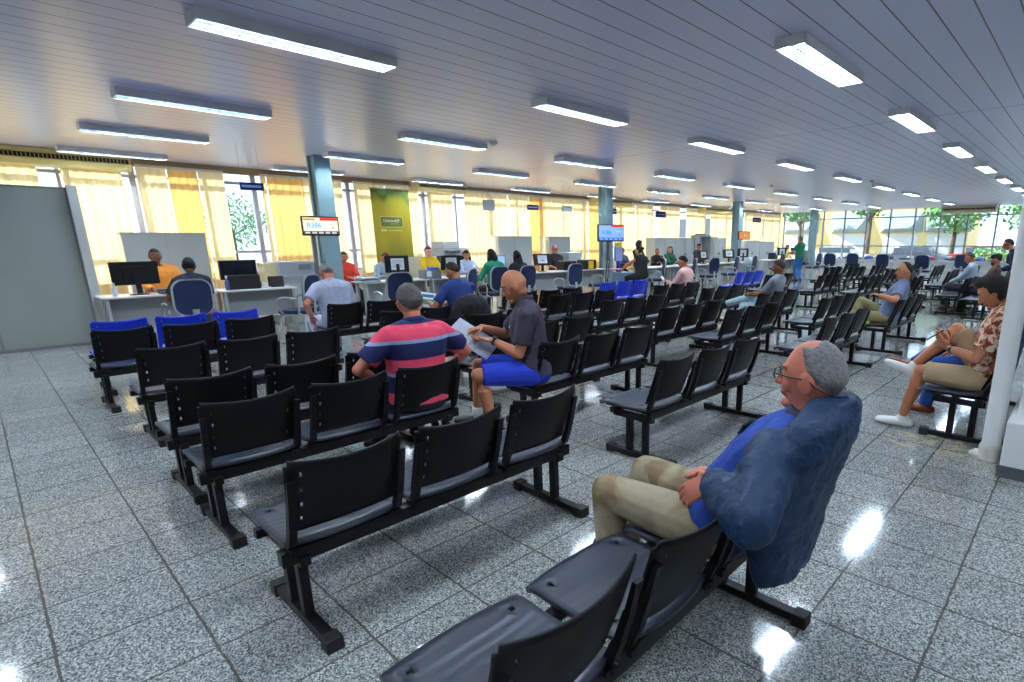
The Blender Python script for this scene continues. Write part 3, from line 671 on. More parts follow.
r = empty('open_cabinet', (-13.7, 21.95, 0), 0, 'tall narrow cabinet with its door ajar', 'cabinet'); obj('cabinet_body', B((-.45, 0, 0, .05, 0, 1.83), (-.45, 0, .95, 1.0, 0, 1.83), (-.45, 0, 0, 1.0, 1.78, 1.85), (-.45, -.43, 0, 1, 0, 1.8)), CAB, r); obj('door', B((0, .40, .98, 1.0, .05, 1.76)), WHITE, r); obj('box', B((-.3, 0, .1, .5, 1.85, 1.9)), DARK, r)
simple('pinboard_panel', B((-.02, .02, 0, .95, 0, 1.22)), mat('cream_panel', (.6, .56, .44), .6), 'low cream panel behind the grey box with the blue lid', 'panel', (-13.2, 7.2, 0))
# water kiosk by column 2 and waste bin
r = empty('info_kiosk', (-12.0, 14.2, 0), 0, 'slim pale blue stand right of the second column', 'stand'); obj('stand_post', B((-.04, .04, -.04, .04, 0, 1.0)), BLUE, r); obj('panel', B((-.03, .05, -.17, .17, .95, 1.42)), mat('pale_blue', srgb(150, 165, 215), .5), r, bevel=.01); obj('yellow_header', B((-.03, .05, -.15, .15, 1.43, 1.55)), mat('sticker_yellow', (1, 1, 0)), r)
r = empty('waste_bin', (-9.55, 18.75, 0), 0, 'tall grey swing-lid waste bin next to the third blue bench', 'bin')
bm = bmesh.new(); tube(bm, [(0, 0, 0), (0, 0, .72)], [.20, .24], 20); obj('bin_body', bm, mat('bin_grey', srgb(110, 135, 140), .3), r); bm = bmesh.new(); tube(bm, [(0, 0, .72), (0, 0, .80), (0, 0, .95), (0, 0, 1.02)], [.245, .24, .17, .06], 20); obj('lid', bm, mat('lid_pale', srgb(150, 170, 175), .25), r, smooth=True)

# ------------------------------------------------------------------ partition at the left
r = tag(empty('partition', (-12.0, 0, 0)), kind='structure')
for y0, y1 in ((-6, -3.6), (-3.58, -1.2), (-1.18, .10), (.13, 1.16)): obj('panel', B((-.04, .0, y0, y1, .05, 2.38)), PARTN, r)
obj('frame', B((-.045, .008, -6, 1.2, 0, .05), (-.045, .008, -6, 1.2, 2.38, 2.41), (-.045, .006, .10, .13, .05, 2.38), (-.045, .006, 1.16, 1.19, .05, 2.38)), mat('partition_frame', (.22, .23, .24), .4, metal=.3), r)
obj('end_panel', B((-.045, .10, 1.19, 1.30, 0, 2.44)), mat('partition_light', (.50, .52, .50), .5), r)

# ------------------------------------------------------------------ air conditioners
def aircon(x, y0, y1, z0, z1, label, casing, dirx=True):
    r = empty('air_conditioner', (x, y0, 0), 0, label, 'air conditioner', 'ceiling-edge air conditioners'); L = y1-y0; h = z1-z0; d = .55
    if not dirx: r.rotation_euler = (0, 0, R(-90)); r.location = (y0, x, 0)
    bm = bmesh.new(); pr = [(0, z1), (d, z1), (d, z1-h*.25), (d-.04, z1-h*.30), (d-.04, z0+h*.42), (d, z0+h*.36), (d-.10, z0), (0, z0)]
    A = [bm.verts.new((a, 0, b)) for a, b in pr]; Bb = [bm.verts.new((a, L, b)) for a, b in pr]; bm.faces.new(A); bm.faces.new(Bb[::-1])
    for i in range(len(pr)): bm.faces.new((A[i], Bb[i], Bb[(i+1) % 8], A[(i+1) % 8]))
    obj('casing', bm, casing, r); obj('grille', B((d-.045, d-.03, .04, L-.04, z0+h*.42, z1-h*.30)), DARK, r)
    bm = bmesh.new(); n = int(L/.055)
    for k in range(n):
        y = .05+(L-.1)*k/n; box(bm, d-.03, d-.02, y, y+.010, z0+h*.44, z1-h*.32)
    obj('vanes', bm, casing, r)['kind'] = 'stuff'
    return r
aircon(-15.3, -1.6, 2.5, 2.98, 3.26, 'long air conditioner above the grey partition at the left', YELLOWED)
aircon(-15.3, 8.75, 10.35, 3.0, 3.26, 'air conditioner right of the green banner', BEIGE)
aircon(-15.3, 16.3, 18.4, 2.98, 3.26, 'air conditioner right of the second teal column', YELLOWED)
aircon(-15.3, 24.2, 27.4, 2.95, 3.26, 'air conditioner near the third teal column', YELLOWED)
aircon(33.95, -6.3, -4.0, 2.95, 3.26, 'air conditioner mounted high on the far windows', BEIGE, False)

# ------------------------------------------------------------------ banner, screens, hanging signs
r = empty('banner', (-14.98, 7.42, 0), 0, 'tall green and yellow printed banner hanging against the blinds', 'banner')
obj('banner_sheet', B((-.006, .006, 0, 1.10, .35, 2.98)), banner_material(), r); obj('hanging_rail', B((-.015, .015, -.02, 1.12, 2.98, 3.01), (-.012, .0, .1, .11, 3.0, 3.27), (-.012, .0, .99, 1.0, 3.0, 3.27)), RIMG, r)
bm = B((.007, .009, .20, .85, 1.99, 2.265)); obj('logo_panel', bm, mat('banner_green', srgb(110, 125, 40), .6), r)
PALE = mat('banner_pale', srgb(225, 215, 150), .6)
obj('logo_border', B((.009, .012, .19, .86, 2.255, 2.27), (.009, .012, .19, .86, 1.985, 2.0), (.009, .012, .19, .205, 1.985, 2.27), (.009, .012, .845, .86, 1.985, 2.27)), PALE, r)
text_mesh('lettering', 'Unimed/JF', .115, mat('banner_white', (.9, .85, .78), .6), r, Matrix.Translation((.012, .52, 2.16)) @ FACE_X)
text_mesh('lettering', 'Juiz de Fora', .04, PALE, r, Matrix.Translation((.012, .58, 2.08)) @ FACE_X)
obj('slogan_bars', B((.007, .010, .20, .36, 1.87, 1.93), (.007, .010, .40, .82, 1.885, 1.905)), PALE, r)
def screen_unit(x, y, rz, wv, hv, zc, label, kind):
    r = empty('wall_screen', (x, y, 0), R(rz), label, 'screen', 'queue call screens'); W = wv/2; Hh = hv/2
    obj('casing', B((-.05, .02, -W, W, zc-Hh, zc+Hh)), MON, r, bevel=.006)
    em = lambda n, c, e=1.0: mat('screen_'+n, c, .3, emit=e)
    base = {'a': srgb(225, 228, 205), 'b': srgb(120, 160, 235), 'c': srgb(190, 120, 50)}[kind]
    obj('display', B((.0205, .0225, -W+.025, W-.025, zc-Hh+.03, zc+Hh-.025)), em(kind, base, .32), r)
    if kind != 'c':
        obj('orange_heading' if kind == 'a' else 'blue_heading', B((.0225, .024, -W+.03, -W*.3, zc+Hh-.075, zc+Hh-.045)), em('h'+kind, srgb(245, 130, 30) if kind == 'a' else srgb(150, 140, 120), .32), r)
        obj('red_heading', B((.0225, .024, -W*.02, W-.026, zc+Hh-.080, zc+Hh-.027)), em('red', srgb(235, 40, 35), .32), r)
        text_mesh('ticket_number', 'R386', hv*.34, em('num'+kind, srgb(70, 150, 225) if kind == 'a' else srgb(20, 90, 235), .32), r, Matrix.Translation((.025, -W*.36, zc+hv*.02)) @ FACE_X)
        text_mesh('counter_number', '4', hv*.20, em('num2', srgb(50, 60, 90), .32), r, Matrix.Translation((.025, W*.62, zc-hv*.08)) @ FACE_X)
        obj('counter_caption', B((.0225, .024, W*.42, W*.8, zc+hv*.07, zc+hv*.10)), em('pink', srgb(240, 170, 165), .32), r)
        obj('footer', B((.0225, .024, -W+.026, W-.026, zc-Hh+.03, zc-Hh+hv*.24)), em('foot'+kind, srgb(50, 52, 50) if kind == 'a' else srgb(50, 80, 140), .32), r)
        for k in range(5): obj('footer_cell', B((.024, .025, -W+.05+(wv-.08)/5*k, -W+.05+(wv-.08)/5*(k+.72), zc-Hh+hv*.10, zc-Hh+hv*.21)), em('cell'+kind, srgb(190, 190, 180) if kind == 'a' else srgb(100, 140, 215), .32), r)
    else:
        text_mesh('ticket_number', 'R', hv*.5, em('cnum', srgb(230, 190, 90), .32), r, Matrix.Translation((.025, 0, zc)) @ FACE_X)
    obj('wall_bracket', B((-.22, -.05, -.05, .05, zc-.06, zc+.06)), DARK, r)
    return r
screen_unit(-11.72, 4.72, -8, .68, .37, 1.90, 'queue screen showing R386 in blue on pale, on the first teal column', 'a')
screen_unit(-11.70, 13.5, -12, 1.02, .52, 1.84, 'bluish queue screen with a ticket number on the second teal column', 'b')
screen_unit(-11.0, 21.05, -10, .75, .33, 1.80, 'small orange-brown screen beyond the third teal column', 'c')
tag(obj('screen_post', B((-11.97, -11.90, 4.60, 4.67, 0, 2.1)), mat('post_grey', (.16, .17, .20), .4)), 'dark post below the pale queue screen', 'post')
tag(obj('screen_post', B((-11.97, -11.90, 13.25, 13.32, 0, 2.1), (-11.97, -11.90, 13.62, 13.69, 0, 2.1)), mat('post_grey', (0, 0, 0))), 'twin grey posts carrying the bluish queue screen', 'post')
SIGNB = mat('sign_blue', srgb(14, 22, 105), .4); SIGNG = mat('sign_grey', srgb(150, 160, 160), .5)
SG = [(-11.6, 3.58, .36, .13, 1, 'dark blue hanging sign nearest the front, by the uncovered window', 'Triagem / Guichê'), (-12.8, 9.65, .34, .28, 0, 'grey square hanging sign above the green visitor', ''), (-12.7, 11.15, .36, .15, 1, 'dark blue hanging sign over the two cabinets', 'Guichê 3'),
      (-12.5, 12.35, .36, .18, 0, 'grey hanging sign left of the second column', ''), (-12.5, 14.45, .42, .17, 1, 'dark blue hanging sign right of the second column', 'Guichê 5'), (-12.6, 17.4, .50, .22, 1, 'dark blue hanging sign above the brown-haired clerk', 'Guichê 6'), (-12.6, 25.3, .60, .24, 1, 'dark blue hanging sign above the small orange screen', 'Guichê 8')]
for x, y, wv, hv, c, l, t in SG:
    r = empty('hanging_sign', (x, y, 2.56), R(-14), l, 'sign', 'signs hanging over the desks')
    obj('sign_board', B((-.008, .008, -wv/2, wv/2, -hv/2, hv/2)), SIGNB if c else SIGNG, r)
    if c: obj('text_line', B((.0085, .0095, -wv*.42, wv*.40, -.018, .022)), mat('sign_text', srgb(150, 165, 215), .5), r)
    for s in (-1, 1): obj('wire', B((-.002, .002, s*wv*.4-.002, s*wv*.4+.002, hv/2, ZC-2.56)), RIMG, r)

# ================================================================== OUTSIDE
simple('outdoor_ground', B((-80, 80, YF+.3, 120, -.3, -.2), (-80, XL-.3, -20, YF+.3, -.3, -.2)), mat('concrete_yard', (.32, .33, .31), .9), None, None); bpy.data.objects['outdoor_ground']['kind'] = 'structure'
YEL = mat('yellow_render', srgb(250, 218, 150), .8); ROOFG = mat('awning_grey', srgb(150, 165, 168), .8); LITW = mat('shop_white', (.85, .85, .82), .7)
r = empty('building', (0, 50, 0), 0, 'long yellow building with grey hipped awnings outside the far windows', 'building')
obj('wall', B((-24, -7.5, 0, 5, -.2, 4.6)), YEL, r); obj('roof', B((-24.4, -7.1, -.4, 5.4, 4.6, 4.9)), ROOFG, r)
for k, xx in enumerate((-20.5, -16.2, -12.2, -8.9)):
    bm = bmesh.new(); a = [bm.verts.new(p) for p in ((xx-1.6, 0, 3.9), (xx+1.6, 0, 3.9), (xx+.9, -1.1, 2.5), (xx-.9, -1.1, 2.5), (xx-1.6, 0, 2.2), (xx+1.6, 0, 2.2))]
    for f in ((0, 1, 2, 3), (0, 3, 4), (1, 5, 2), (3, 2, 5, 4), (0, 4, 5, 1)): bm.faces.new([a[i] for i in f])
    obj('awning', bm, ROOFG, r); obj('shopfront', B((xx-1.3, xx+1.3, -.05, 0, -.2, 2.1)), LITW, r)
r = empty('building', (0, 55, 0), 0, 'pale building at the left end of the far windows', 'building'); obj('wall', B((-40, -25, 0, 6, -.2, 6)), mat('pale_render', (.6, .62, .66), .8), r); obj('roof', B((-40.3, -24.7, -.3, 6.3, 6, 6.3)), ROOFG, r)
for k in range(4): obj('window', B((-38+3.2*k, -36.2+3.2*k, -.05, 0, 2, 4)), mat('dark_window', (.10, .13, .17), .2), r)
def tree(x, y, h, rad, label, seed, c=(.12, .30, .08)):
    r = empty('tree', (x, y, -.2), 0, label, 'tree', 'trees outside the windows'); rnd = random.Random(seed)
    bm = bmesh.new(); tube(bm, [(0, 0, 0), (.05, .1, h*.4), (0, 0, h*.65)], [.18, .13, .08], 8)
    for k in range(4): a = k*1.7; tube(bm, [(0, 0, h*.45), (cos(a)*rad*.6, sin(a)*rad*.6, h*.72)], [.07, .03], 6)
    obj('trunk', bm, mat('bark', (.10, .07, .05), .9), r)
    bm = bmesh.new()
    for k in range(1100):
        d = V((rnd.gauss(0, 1), rnd.gauss(0, 1), rnd.gauss(0, .8))).normalized(); q = d*rad*rnd.uniform(.55, 1.05); q.z = q.z*.85+h*.72
        s = rnd.uniform(.10, .24); a = V((rnd.uniform(-1, 1), rnd.uniform(-1, 1), rnd.uniform(-1, 1))).normalized(); b = a.orthogonal().normalized()
        vs = [bm.verts.new(q+a*s), bm.verts.new(q+b*s*.5), bm.verts.new(q-a*s), bm.verts.new(q-b*s*.5)]; bm.faces.new(vs)
    obj('foliage', bm, mat('leaves', c, .7, vary=.4, bscale=2), r)
tree(-7.6, 45, 5.5, 2.0, 'green tree outside the far windows, left of the air conditioner', 1); tree(-2.6, 42, 5.8, 2.4, 'leafy green tree at the right end of the far windows', 2); tree(3.0, 43, 6, 2.4, 'green tree beyond the far windows next to the drain pipe', 3)
tree(-13.5, 46, 7, 1.8, 'green tree above the yellow building', 4); tree(-19, 46, 6.5, 1.7, 'tree at the left of the yellow building', 5)
tree(-66, 18, 5.2, 3.2, 'distant green tree seen through the uncovered window strip', 6, (.16, .34, .22))
r = empty('shrub_hedge', (-3.2, 39, 0), 0, 'low bright green hedge outside below the right far windows', 'hedge'); bm = bmesh.new(); rnd = random.Random(5)
for k in range(1500):
    q = V((rnd.uniform(-2.4, 2.4), rnd.uniform(-.5, .5), rnd.uniform(-.2, 1.2)*(1-abs(rnd.uniform(-.8, .8))**3))); s = .12; a = V((rnd.uniform(-1, 1), rnd.uniform(-1, 1), rnd.uniform(-1, 1))).normalized(); b = a.orthogonal().normalized()
    bm.faces.new([bm.verts.new(q+a*s), bm.verts.new(q+b*s*.5), bm.verts.new(q-a*s), bm.verts.new(q-b*s*.5)])
obj('foliage', bm, mat('hedge_leaves', (.22, .45, .15), .7), r); obj('hedge_stems', B((-2.3, 2.3, -.1, .1, -.2, .5)), mat('bark', (0, 0, 0)), r)
def car(x, y, rz, c, label):
    r = empty('car', (x, y, -.2), R(rz), label, 'car', 'cars parked outside'); CM = mat('car_'+str(c), c, .25, coat=.5)
    bm = bmesh.new(); prf = [(-2.1, .35), (-2.1, .75), (-1.9, .92), (-1.1, .98), (-.6, 1.42), (.7, 1.45), (1.3, 1.0), (2.0, .85), (2.1, .6), (2.1, .35)]
    A = [bm.verts.new((a, -.82, b)) for a, b in prf]; Bv = [bm.verts.new((a, .82, b)) for a, b in prf]; bm.faces.new(A); bm.faces.new(Bv[::-1])
    for i in range(len(prf)): bm.faces.new((A[i], Bv[i], Bv[(i+1) % len(prf)], A[(i+1) % len(prf)]))
    obj('car_body', bm, CM, r, bevel=.05); bm = B((-.95, 1.0, -.84, .84, 1.02, 1.34)); obj('window_glass', bm, mat('dark_window', (0, 0, 0)), r)
    for a in (-1.3, 1.3):
        for b in (-.8, .8):
            bm = bmesh.new(); tube(bm, [(a, b-.1, .32), (a, b+.1, .32)], .32, 16); obj('wheel', bm, CAP, r)
car(-13.2, 38.5, 5, (.55, .57, .60), 'silver car outside the far windows, left one'); car(-8.6, 38.8, 0, (.12, .14, .18), 'dark car outside the far windows behind the bicycles'); car(-5.2, 42.0, 0, (.45, .05, .04), 'red car outside, right of the dark one')
def bike(x, y, rz, c, label):
    r = empty('motorcycle', (x, y, -.2), R(rz), label, 'motorcycle', 'motorcycles parked outside')
    for a in (-.62, .62):
        bm = bmesh.new(); tube(bm, [(a+.30*cos(t*pi/8), 0, .31+.30*sin(t*pi/8)) for t in range(16)], .05, 6, closed=True, hint=V((0, 1, 0))); obj('wheel', bm, CAP, r)
    bm = bmesh.new(); tube(bm, [(-.62, 0, .31), (-.1, 0, .5), (.45, 0, .85), (.62, 0, .31)], .035, 6); tube(bm, [(.42, -.32, 1.02), (.45, 0, .95), (.42, .32, 1.02)], .018, 6); obj('frame', bm, METAL, r)
    bm = bmesh.new(); ellipsoid(bm, (.15, 0, .78), (.28, .14, .14)); obj('tank', bm, mat('bike_'+str(c), c, .3), r); obj('seat', B((-.6, -.05, -.12, .12, .72, .80)), CAP, r, bevel=.03); obj('engine', B((-.15, .25, -.12, .12, .25, .58)), PRND, r, bevel=.03)
for k in range(7): bike(-11.6+1.15*k, 35.7+.1*(k % 2), 62, [(.5, .05, .04), (.05, .1, .4), (.03, .03, .03), (.5, .5, .5), (.4, .04, .03), (.03, .03, .04), (.05, .15, .5)][k], 'motorcycle parked outside the far windows, %s from the left' % ['first', 'second', 'third', 'fourth', 'fifth', 'sixth', 'seventh'][k])

# ================================================================== PEOPLE
def skin_mat(n, c): return mat('skin_'+n, c, .55, bump=.12, bscale=60, bdist=.002, vary=.10)
SK = {'fair': skin_mat('fair', srgb(214, 150, 122)), 'tan': skin_mat('tan', srgb(186, 120, 86)), 'brown': skin_mat('brown', srgb(140, 84, 58)), 'ruddy': skin_mat('ruddy', srgb(205, 120, 95)), 'dark': skin_mat('dark', srgb(112, 66, 46))}
def hair_mat(n, c, v=.3): return mat('hair_'+n, c, .75, bump=.9, bscale=90, bdist=.006, vary=v)
HM = {'black': hair_mat('black', (.006, .005, .005)), 'brown': hair_mat('brown', (.035, .018, .010)), 'grey': hair_mat('grey', (.19, .18, .18), .7), 'darkgrey': hair_mat('darkgrey', (.085, .078, .078), .8), 'red': hair_mat('red', (.13, .03, .018)), 'stubble': hair_mat('stubble', (.16, .10, .08)), 'stubble2': hair_mat('stubble2', srgb(158, 104, 80), .15), 'auburn': hair_mat('auburn', (.09, .03, .015))}
def cloth(n, c, rough=.85, bump=.45, sc=11, vary=.10): return mat('cloth_'+n, c, rough, bump=bump, bscale=sc, bdist=.03, vary=vary)
EYEW = mat('eye_white', (.42, .39, .36), .4); IRIS = mat('iris', (.02, .012, .008), .2); LIP = mat('lips', srgb(165, 90, 80), .5); BROW = mat('brow', (.02, .014, .01), .8)
def lerp(a, b, t): return a*(1-t)+b*t
def headfn(d, g=1.0):
    x, y, z = d
    X = x*(.098 if x > 0 else .098); Y = y*.077; Z = z*(.118 if z > 0 else .122)
    if z < 0:
        Y *= 1-.34*abs(z)**1.6
        if x < 0: X *= 1-.50*abs(z)**.9
        else: X *= 1-.06*abs(z)
    else: Y *= 1+.04*(1-z)
    return V((X, Y, Z))*g
def ik(a, b, l1, l2, pole):
    d = b-a; L = d.length; 
    if L > (l1+l2)*.999: b = a+d.normalized()*(l1+l2)*.999; d = b-a; L = d.length
    x = (l1*l1-l2*l2+L*L)/(2*L); h = math.sqrt(max(l1*l1-x*x, 0)); n = d.normalized(); p = (pole-n*pole.dot(n))
    p = p.normalized() if p.length > 1e-5 else n.orthogonal()
    return a+n*x+p*h, b
def remesh(o, vox, smooth=4, fac=.5):
    m = o.modifiers.new('remesh', 'REMESH'); m.mode = 'VOXEL'; m.voxel_size = vox; m.use_smooth_shade = True
    s = o.modifiers.new('smooth', 'SMOOTH'); s.factor = fac; s.iterations = smooth
TORSO = [(-.10, .115, .095, .0), (-.04, .165, .125, .0), (.04, .170, .128, .0), (.14, .152, .118, .005), (.24, .155, .114, .012), (.34, .172, .118, .012), (.41, .186, .108, .004), (.455, .178, .090, -.004), (.49, .130, .072, -.006), (.53, .062, .060, 0)]
def person(label, x, y, h, seat=.42, s=1.0, lean=8, bend=0, roll=0, turn=0, head=(0, 0), wl=None, wr=None, al=None, ar=None, kl=None, kr=None, skin='tan', hair=('short', 'black'), shirt=None, sleeve='short', pants=None, plen='long', shoes=None, sock=None, girth=1.0, vox=.012, detail=1, el=None, er=None, hl=None, hr=None, curl=.45, group='people in the waiting hall', belly=0, name='person', face=True, elbow_l=None, elbow_r=None, jacket=None):
    """h: heading in degrees of the way the figure faces; targets in the local frame (x forward, y left, z up), metres"""
    root = empty('person', (x, y, 0), R(h), label, 'person', group)
    zb = seat+.105*s if seat is not None else .93*s
    P = V((0, 0, zb)); a = R(lean)
    upv = V((-sin(a), 0, cos(a))); fw = V((cos(a), 0, sin(a)))
    T = Matrix.Rotation(R(roll), 3, 'X'); upv = T @ upv
    def spine(t):   # t metres along the back; bend curls it forward
        b = R(bend)*max(0, t)/.56; u = Matrix.Rotation(b*.5, 3, 'Y') @ upv
        return P+u*t*s
    def sframe(t):
        b = R(bend)*max(0, t)/.56; u = Matrix.Rotation(b, 3, 'Y') @ upv; lat = V((0, 1, 0)); lat = Matrix.Rotation(R(turn)*max(0, t)/.5, 3, u) @ lat
        f = lat.cross(u).normalized(); return lat, f, u
    N = spine(.53); lat, f, u = sframe(.44); C = spine(.435)
    shL = C+lat*.175*s*(.5+.5*girth)+u*.0; shR = C-lat*.175*s*(.5+.5*girth)
    hipL = P+V((0, .095*s, -.02)); hipR = P+V((0, -.095*s, -.02))
    tl, sl = .43*s, .42*s
    if seat is None: al = al or (0.02, .11, .08); ar = ar or (-.02, -.11, .08)
    al = V(al or (.50, .13, .08)); ar = V(ar or (.50, -.13, .08))
    pole = V((1, 0, .9))
    kL, al = ik(hipL, al, tl, sl, V(kl) if kl else pole+V((0, .15, 0))); kR, ar = ik(hipR, ar, tl, sl, V(kr) if kr else pole+V((0, -.15, 0)))
    ua, fa = .29*s, .255*s
    wl = V(wl or (.34, .12, .62)); wr = V(wr or (.34, -.12, .62))
    eL, wl = ik(shL, wl, ua, fa, V(elbow_l) if elbow_l else V((-.6, .5, -.6))); eR, wr = ik(shR, wr, ua, fa, V(elbow_r) if elbow_r else V((-.6, -.5, -.6)))
    # head frame
    yaw, pit = R(head[0]), R(head[1]); hf = V((cos(pit)*cos(yaw), cos(pit)*sin(yaw), -sin(pit))); hl_ = V((-sin(yaw), cos(yaw), 0)); hu = hf.cross(hl_)
    HMx = Matrix((hf, hl_, hu)).transposed(); upn = sframe(.53)[2]; HC = N+upn*.022*s+(upn*.35+hu*.65).normalized()*.112*s+hf*.026*s
    # --- body
    g = girth; bm = bmesh.new()
    def torso(bm, add, t0, t1, k=1.0):
        pts, rad = [], []
        for t, A, D, o in TORSO:
            if t < t0 or t > t1: continue
            l_, f_, u_ = sframe(t); bl = belly*math.exp(-((t-.13)/.13)**2)
            pts.append(spine(t)+f_*(o+bl*.5)*s); rad.append(((A*g*k+bl*.3+add)*s, (D*g*k+bl*.5+add)*s))
        rings = []
        n = 20
        for i, (p, r) in enumerate(zip(pts, rad)):
            t = [q for q in TORSO if t0 <= q[0] <= t1][i][0]; l_, f_, u_ = sframe(t)
            rings.append([bm.verts.new(p+l_*r[0]*math.copysign(abs(cos(2*pi*j/n))**.85, cos(2*pi*j/n))+f_*r[1]*math.copysign(abs(sin(2*pi*j/n))**.9, sin(2*pi*j/n))) for j in range(n)])
        for q, w_ in zip(rings, rings[1:]):
            for j in range(n): bm.faces.new((q[j], q[(j+1) % n], w_[(j+1) % n], w_[j]))
        bm.faces.new(rings[0][::-1]); bm.faces.new(rings[-1])
    torso(bm, -.008 if g >= 1 else -.004, -1, 1)
    capsule(bm, [N-upn*.06*s, lerp(N, HC, .45)-hf*.012*s, HC-hu*.05*s-hf*.02*s], [.064*s, .056*s, .055*s], 14)
    gs = .5+.5*g
    for sh in (shL, shR): capsule(bm, [N-upn*.025*s, lerp(N-upn*.05*s, sh, .55)+upn*.012*s, sh], [.045*s, .052*s, .050*s], 12)
    for sh, e, w_ in ((shL, eL, wl), (shR, eR, wr)):
        capsule(bm, [sh, lerp(sh, e, .35), e, ], [.052*s*gs, .048*s*gs, .038*s], 12)
        capsule(bm, [e, lerp(e, w_, .3), lerp(e, w_, .7), w_], [.038*s, .041*s, .033*s, .0255*s], 12)
    for hp, k, an in ((hipL, kL, al), (hipR, kR, ar)):
        capsule(bm, [hp, lerp(hp, k, .5), k], [.082*s*gs, .070*s*gs, .052*s], 12)
        sd_ = (an-k).normalized(); back = -(k-hp).normalized(); back = (back-sd_*back.dot(sd_)).normalized() if seat is not None else V((-1, 0, 0))
        capsule(bm, [k, lerp(k, an, .3)+back*.012, lerp(k, an, .65), an], [.050*s, .055*s, .042*s, .033*s], 12)
    # head
    gsph = bmesh.ops.create_uvsphere(bm, u_segments=28, v_segments=20, radius=1)
    for v in gsph['verts']: v.co = HC+HMx @ (headfn(v.co)*s)
    W = lambda p: HC+HMx @ (V(p)*s)
    if face:
        capsule(bm, [W((.088, 0, .018)), W((.103, 0, -.008)), W((.114, 0, -.032))], [.008*s, .0105*s, .014*s], 10)
        for q in (-1, 1):
            ellipsoid(bm, W((.101, q*.012, -.034)), (.011*s, .010*s, .009*s), seg=8, rings=6)
            ellipsoid(bm, W((-.004, q*.079, -.008)), (.024*s, .012*s, .035*s), HMx, 10, 8)
            ellipsoid(bm, W((.078, q*.033, .030)), (.016*s, .028*s, .008*s), HMx, 10, 6)
            ellipsoid(bm, W((.062, q*.040, -.032)), (.026*s, .024*s, .026*s), HMx, 10, 8)
        ellipsoid(bm, W((.072, 0, -.100)), (.026*s, .030*s, .018*s), HMx, 10, 8); ellipsoid(bm, W((.084, 0, -.062)), (.016*s, .028*s, .018*s), HMx, 10, 8)
    # hands
    def hand(w_, e, side, spec):
        d = (w_-e).normalized(); n = V((0, 0, -1))
        if spec: d = V(spec[0]).normalized(); n = V(spec[1])
        n = (n-d*n.dot(d)).normalized(); t = d.cross(n)*(-side)   # thumb side
        capsule(bm, [w_-d*.01, w_+d*.03*s, w_+d*.085*s], [(.024*s, .018*s), (.036*s, .014*s), (.040*s, .012*s)], 12, hint=n)
        for i, (o, L) in enumerate(((.030, .070), (.010, .078), (-.010, .072), (-.029, .056))):
            b = w_+(d*.085+t*o)*s; p = b; ang = 0; pts = [b]; L2 = L*s
            for k, fr in enumerate((.45, .32, .25)):
                ang += curl*(.7+.15*i)*(1 if k else .6); dd = d*cos(ang)+n*sin(ang)+t*o*.8; p = p+dd.normalized()*L2*fr; pts.append(p)
            capsule(bm, pts, [.0092*s, .0088*s, .0080*s, .0068*s], 8)
        b = w_+(d*.022+t*.028)*s; d1 = (d*.65+t*.65+n*.35).normalized(); d2 = (d*.9+t*.2+n*.45).normalized()
        capsule(bm, [b, b+d1*.038*s, b+d1*.038*s+d2*.034*s], [.0125*s, .0105*s, .0088*s], 8)
        return d, n, t
    HL = hand(wl, eL, 1, hl); HR = hand(wr, eR, -1, hr)
    body = obj('body', bm, SK[skin], root); remesh(body, vox*(.55 if detail > 1 else .8), 3 if detail > 1 else 2)
    # eyes, brows, lips
    if face:
        for q in (-1, 1):
            bm = bmesh.new(); ellipsoid(bm, W((.0825, q*.031, .006)), (.0115*s, .0125*s, .0070*s), HMx, 12, 8, 0); ellipsoid(bm, W((.0925, q*.031, .005)), (.0035*s, .0058*s, .0062*s), HMx, 10, 6, 1)
            obj('eye', bm, None, root, True, mats=[EYEW, IRIS])
            bm = bmesh.new(); capsule(bm, [W((.098, q*.014, .027)), W((.098, q*.032, .034)), W((.084, q*.052, .028))], [.0042*s, .005*s, .003*s], 6); obj('eyebrow', bm, HM['grey'] if hair[1] == 'grey' else BROW, root, True)
        bm = bmesh.new(); capsule(bm, [W((.090, -.022, -.063)), W((.102, 0, -.061)), W((.090, .022, -.063))], [(.004*s, .004*s), (.005*s, .006*s), (.004*s, .004*s)], 8); obj('lips', bm, LIP, root, True)
    # hair
    st, hc = hair
    if st:
        bm = bmesh.new(); gsph = bmesh.ops.create_uvsphere(bm, u_segments=44, v_segments=32, radius=1)
        for v in gsph['verts']:
            d = v.co.copy(); X, Y, Z = d
            line = {'short': (.52 if X > .3 else .12+.4*max(0, X)/.3) if X > -.1 else .12+.62*(X+.1), 'receding': (.82 if X > .25 else .05+.77*max(0, X+.1)/.35) if X > -.1 else .05+.62*(X+.1),
                    'fringe': 0, 'bald': 9, 'cap': 0}.get(st, (.50 if X > .25 else -.25 if X > -.1 else -.75))
            if st in ('long', 'bun', 'pony', 'afro', 'curly'): line = .48 if X > .35 else (.48*(X)/.35 if X > 0 else -.9)
            if st in ('sides', 'shaved'):   # bald crown, hair round the sides and back
                low = .0 if X > -.2 else .0+.62*(X+.2); line = low
                if X > .45 or (Z > .55 and X > -.05): line = 9
            if st == 'thin':
                line = .02+.80*min(1, max(0, X+.05)/.55)**.8 if X > -.05 else .02+.60*(X+.05)
            line += (noise.noise(d*17)+noise.noise(d*40))*.05; k = min(1, max(0, (Z-line)/.22)); k *= (1-min(1, max(0, (Z-.80)/.14))*min(1, max(0, X+.15)/.2)) if st == 'thin' else 1; nz = noise.noise(d*9)*.5+noise.noise(d*21)*.5
            th = {'short': .10, 'receding': .07, 'sides': .04, 'thin': .045, 'long': .14, 'bun': .07, 'pony': .09, 'afro': .30, 'curly': .22, 'quiff': .16, 'crop': .045, 'fluffy': .17, 'shaved': .018}.get(st, .08)
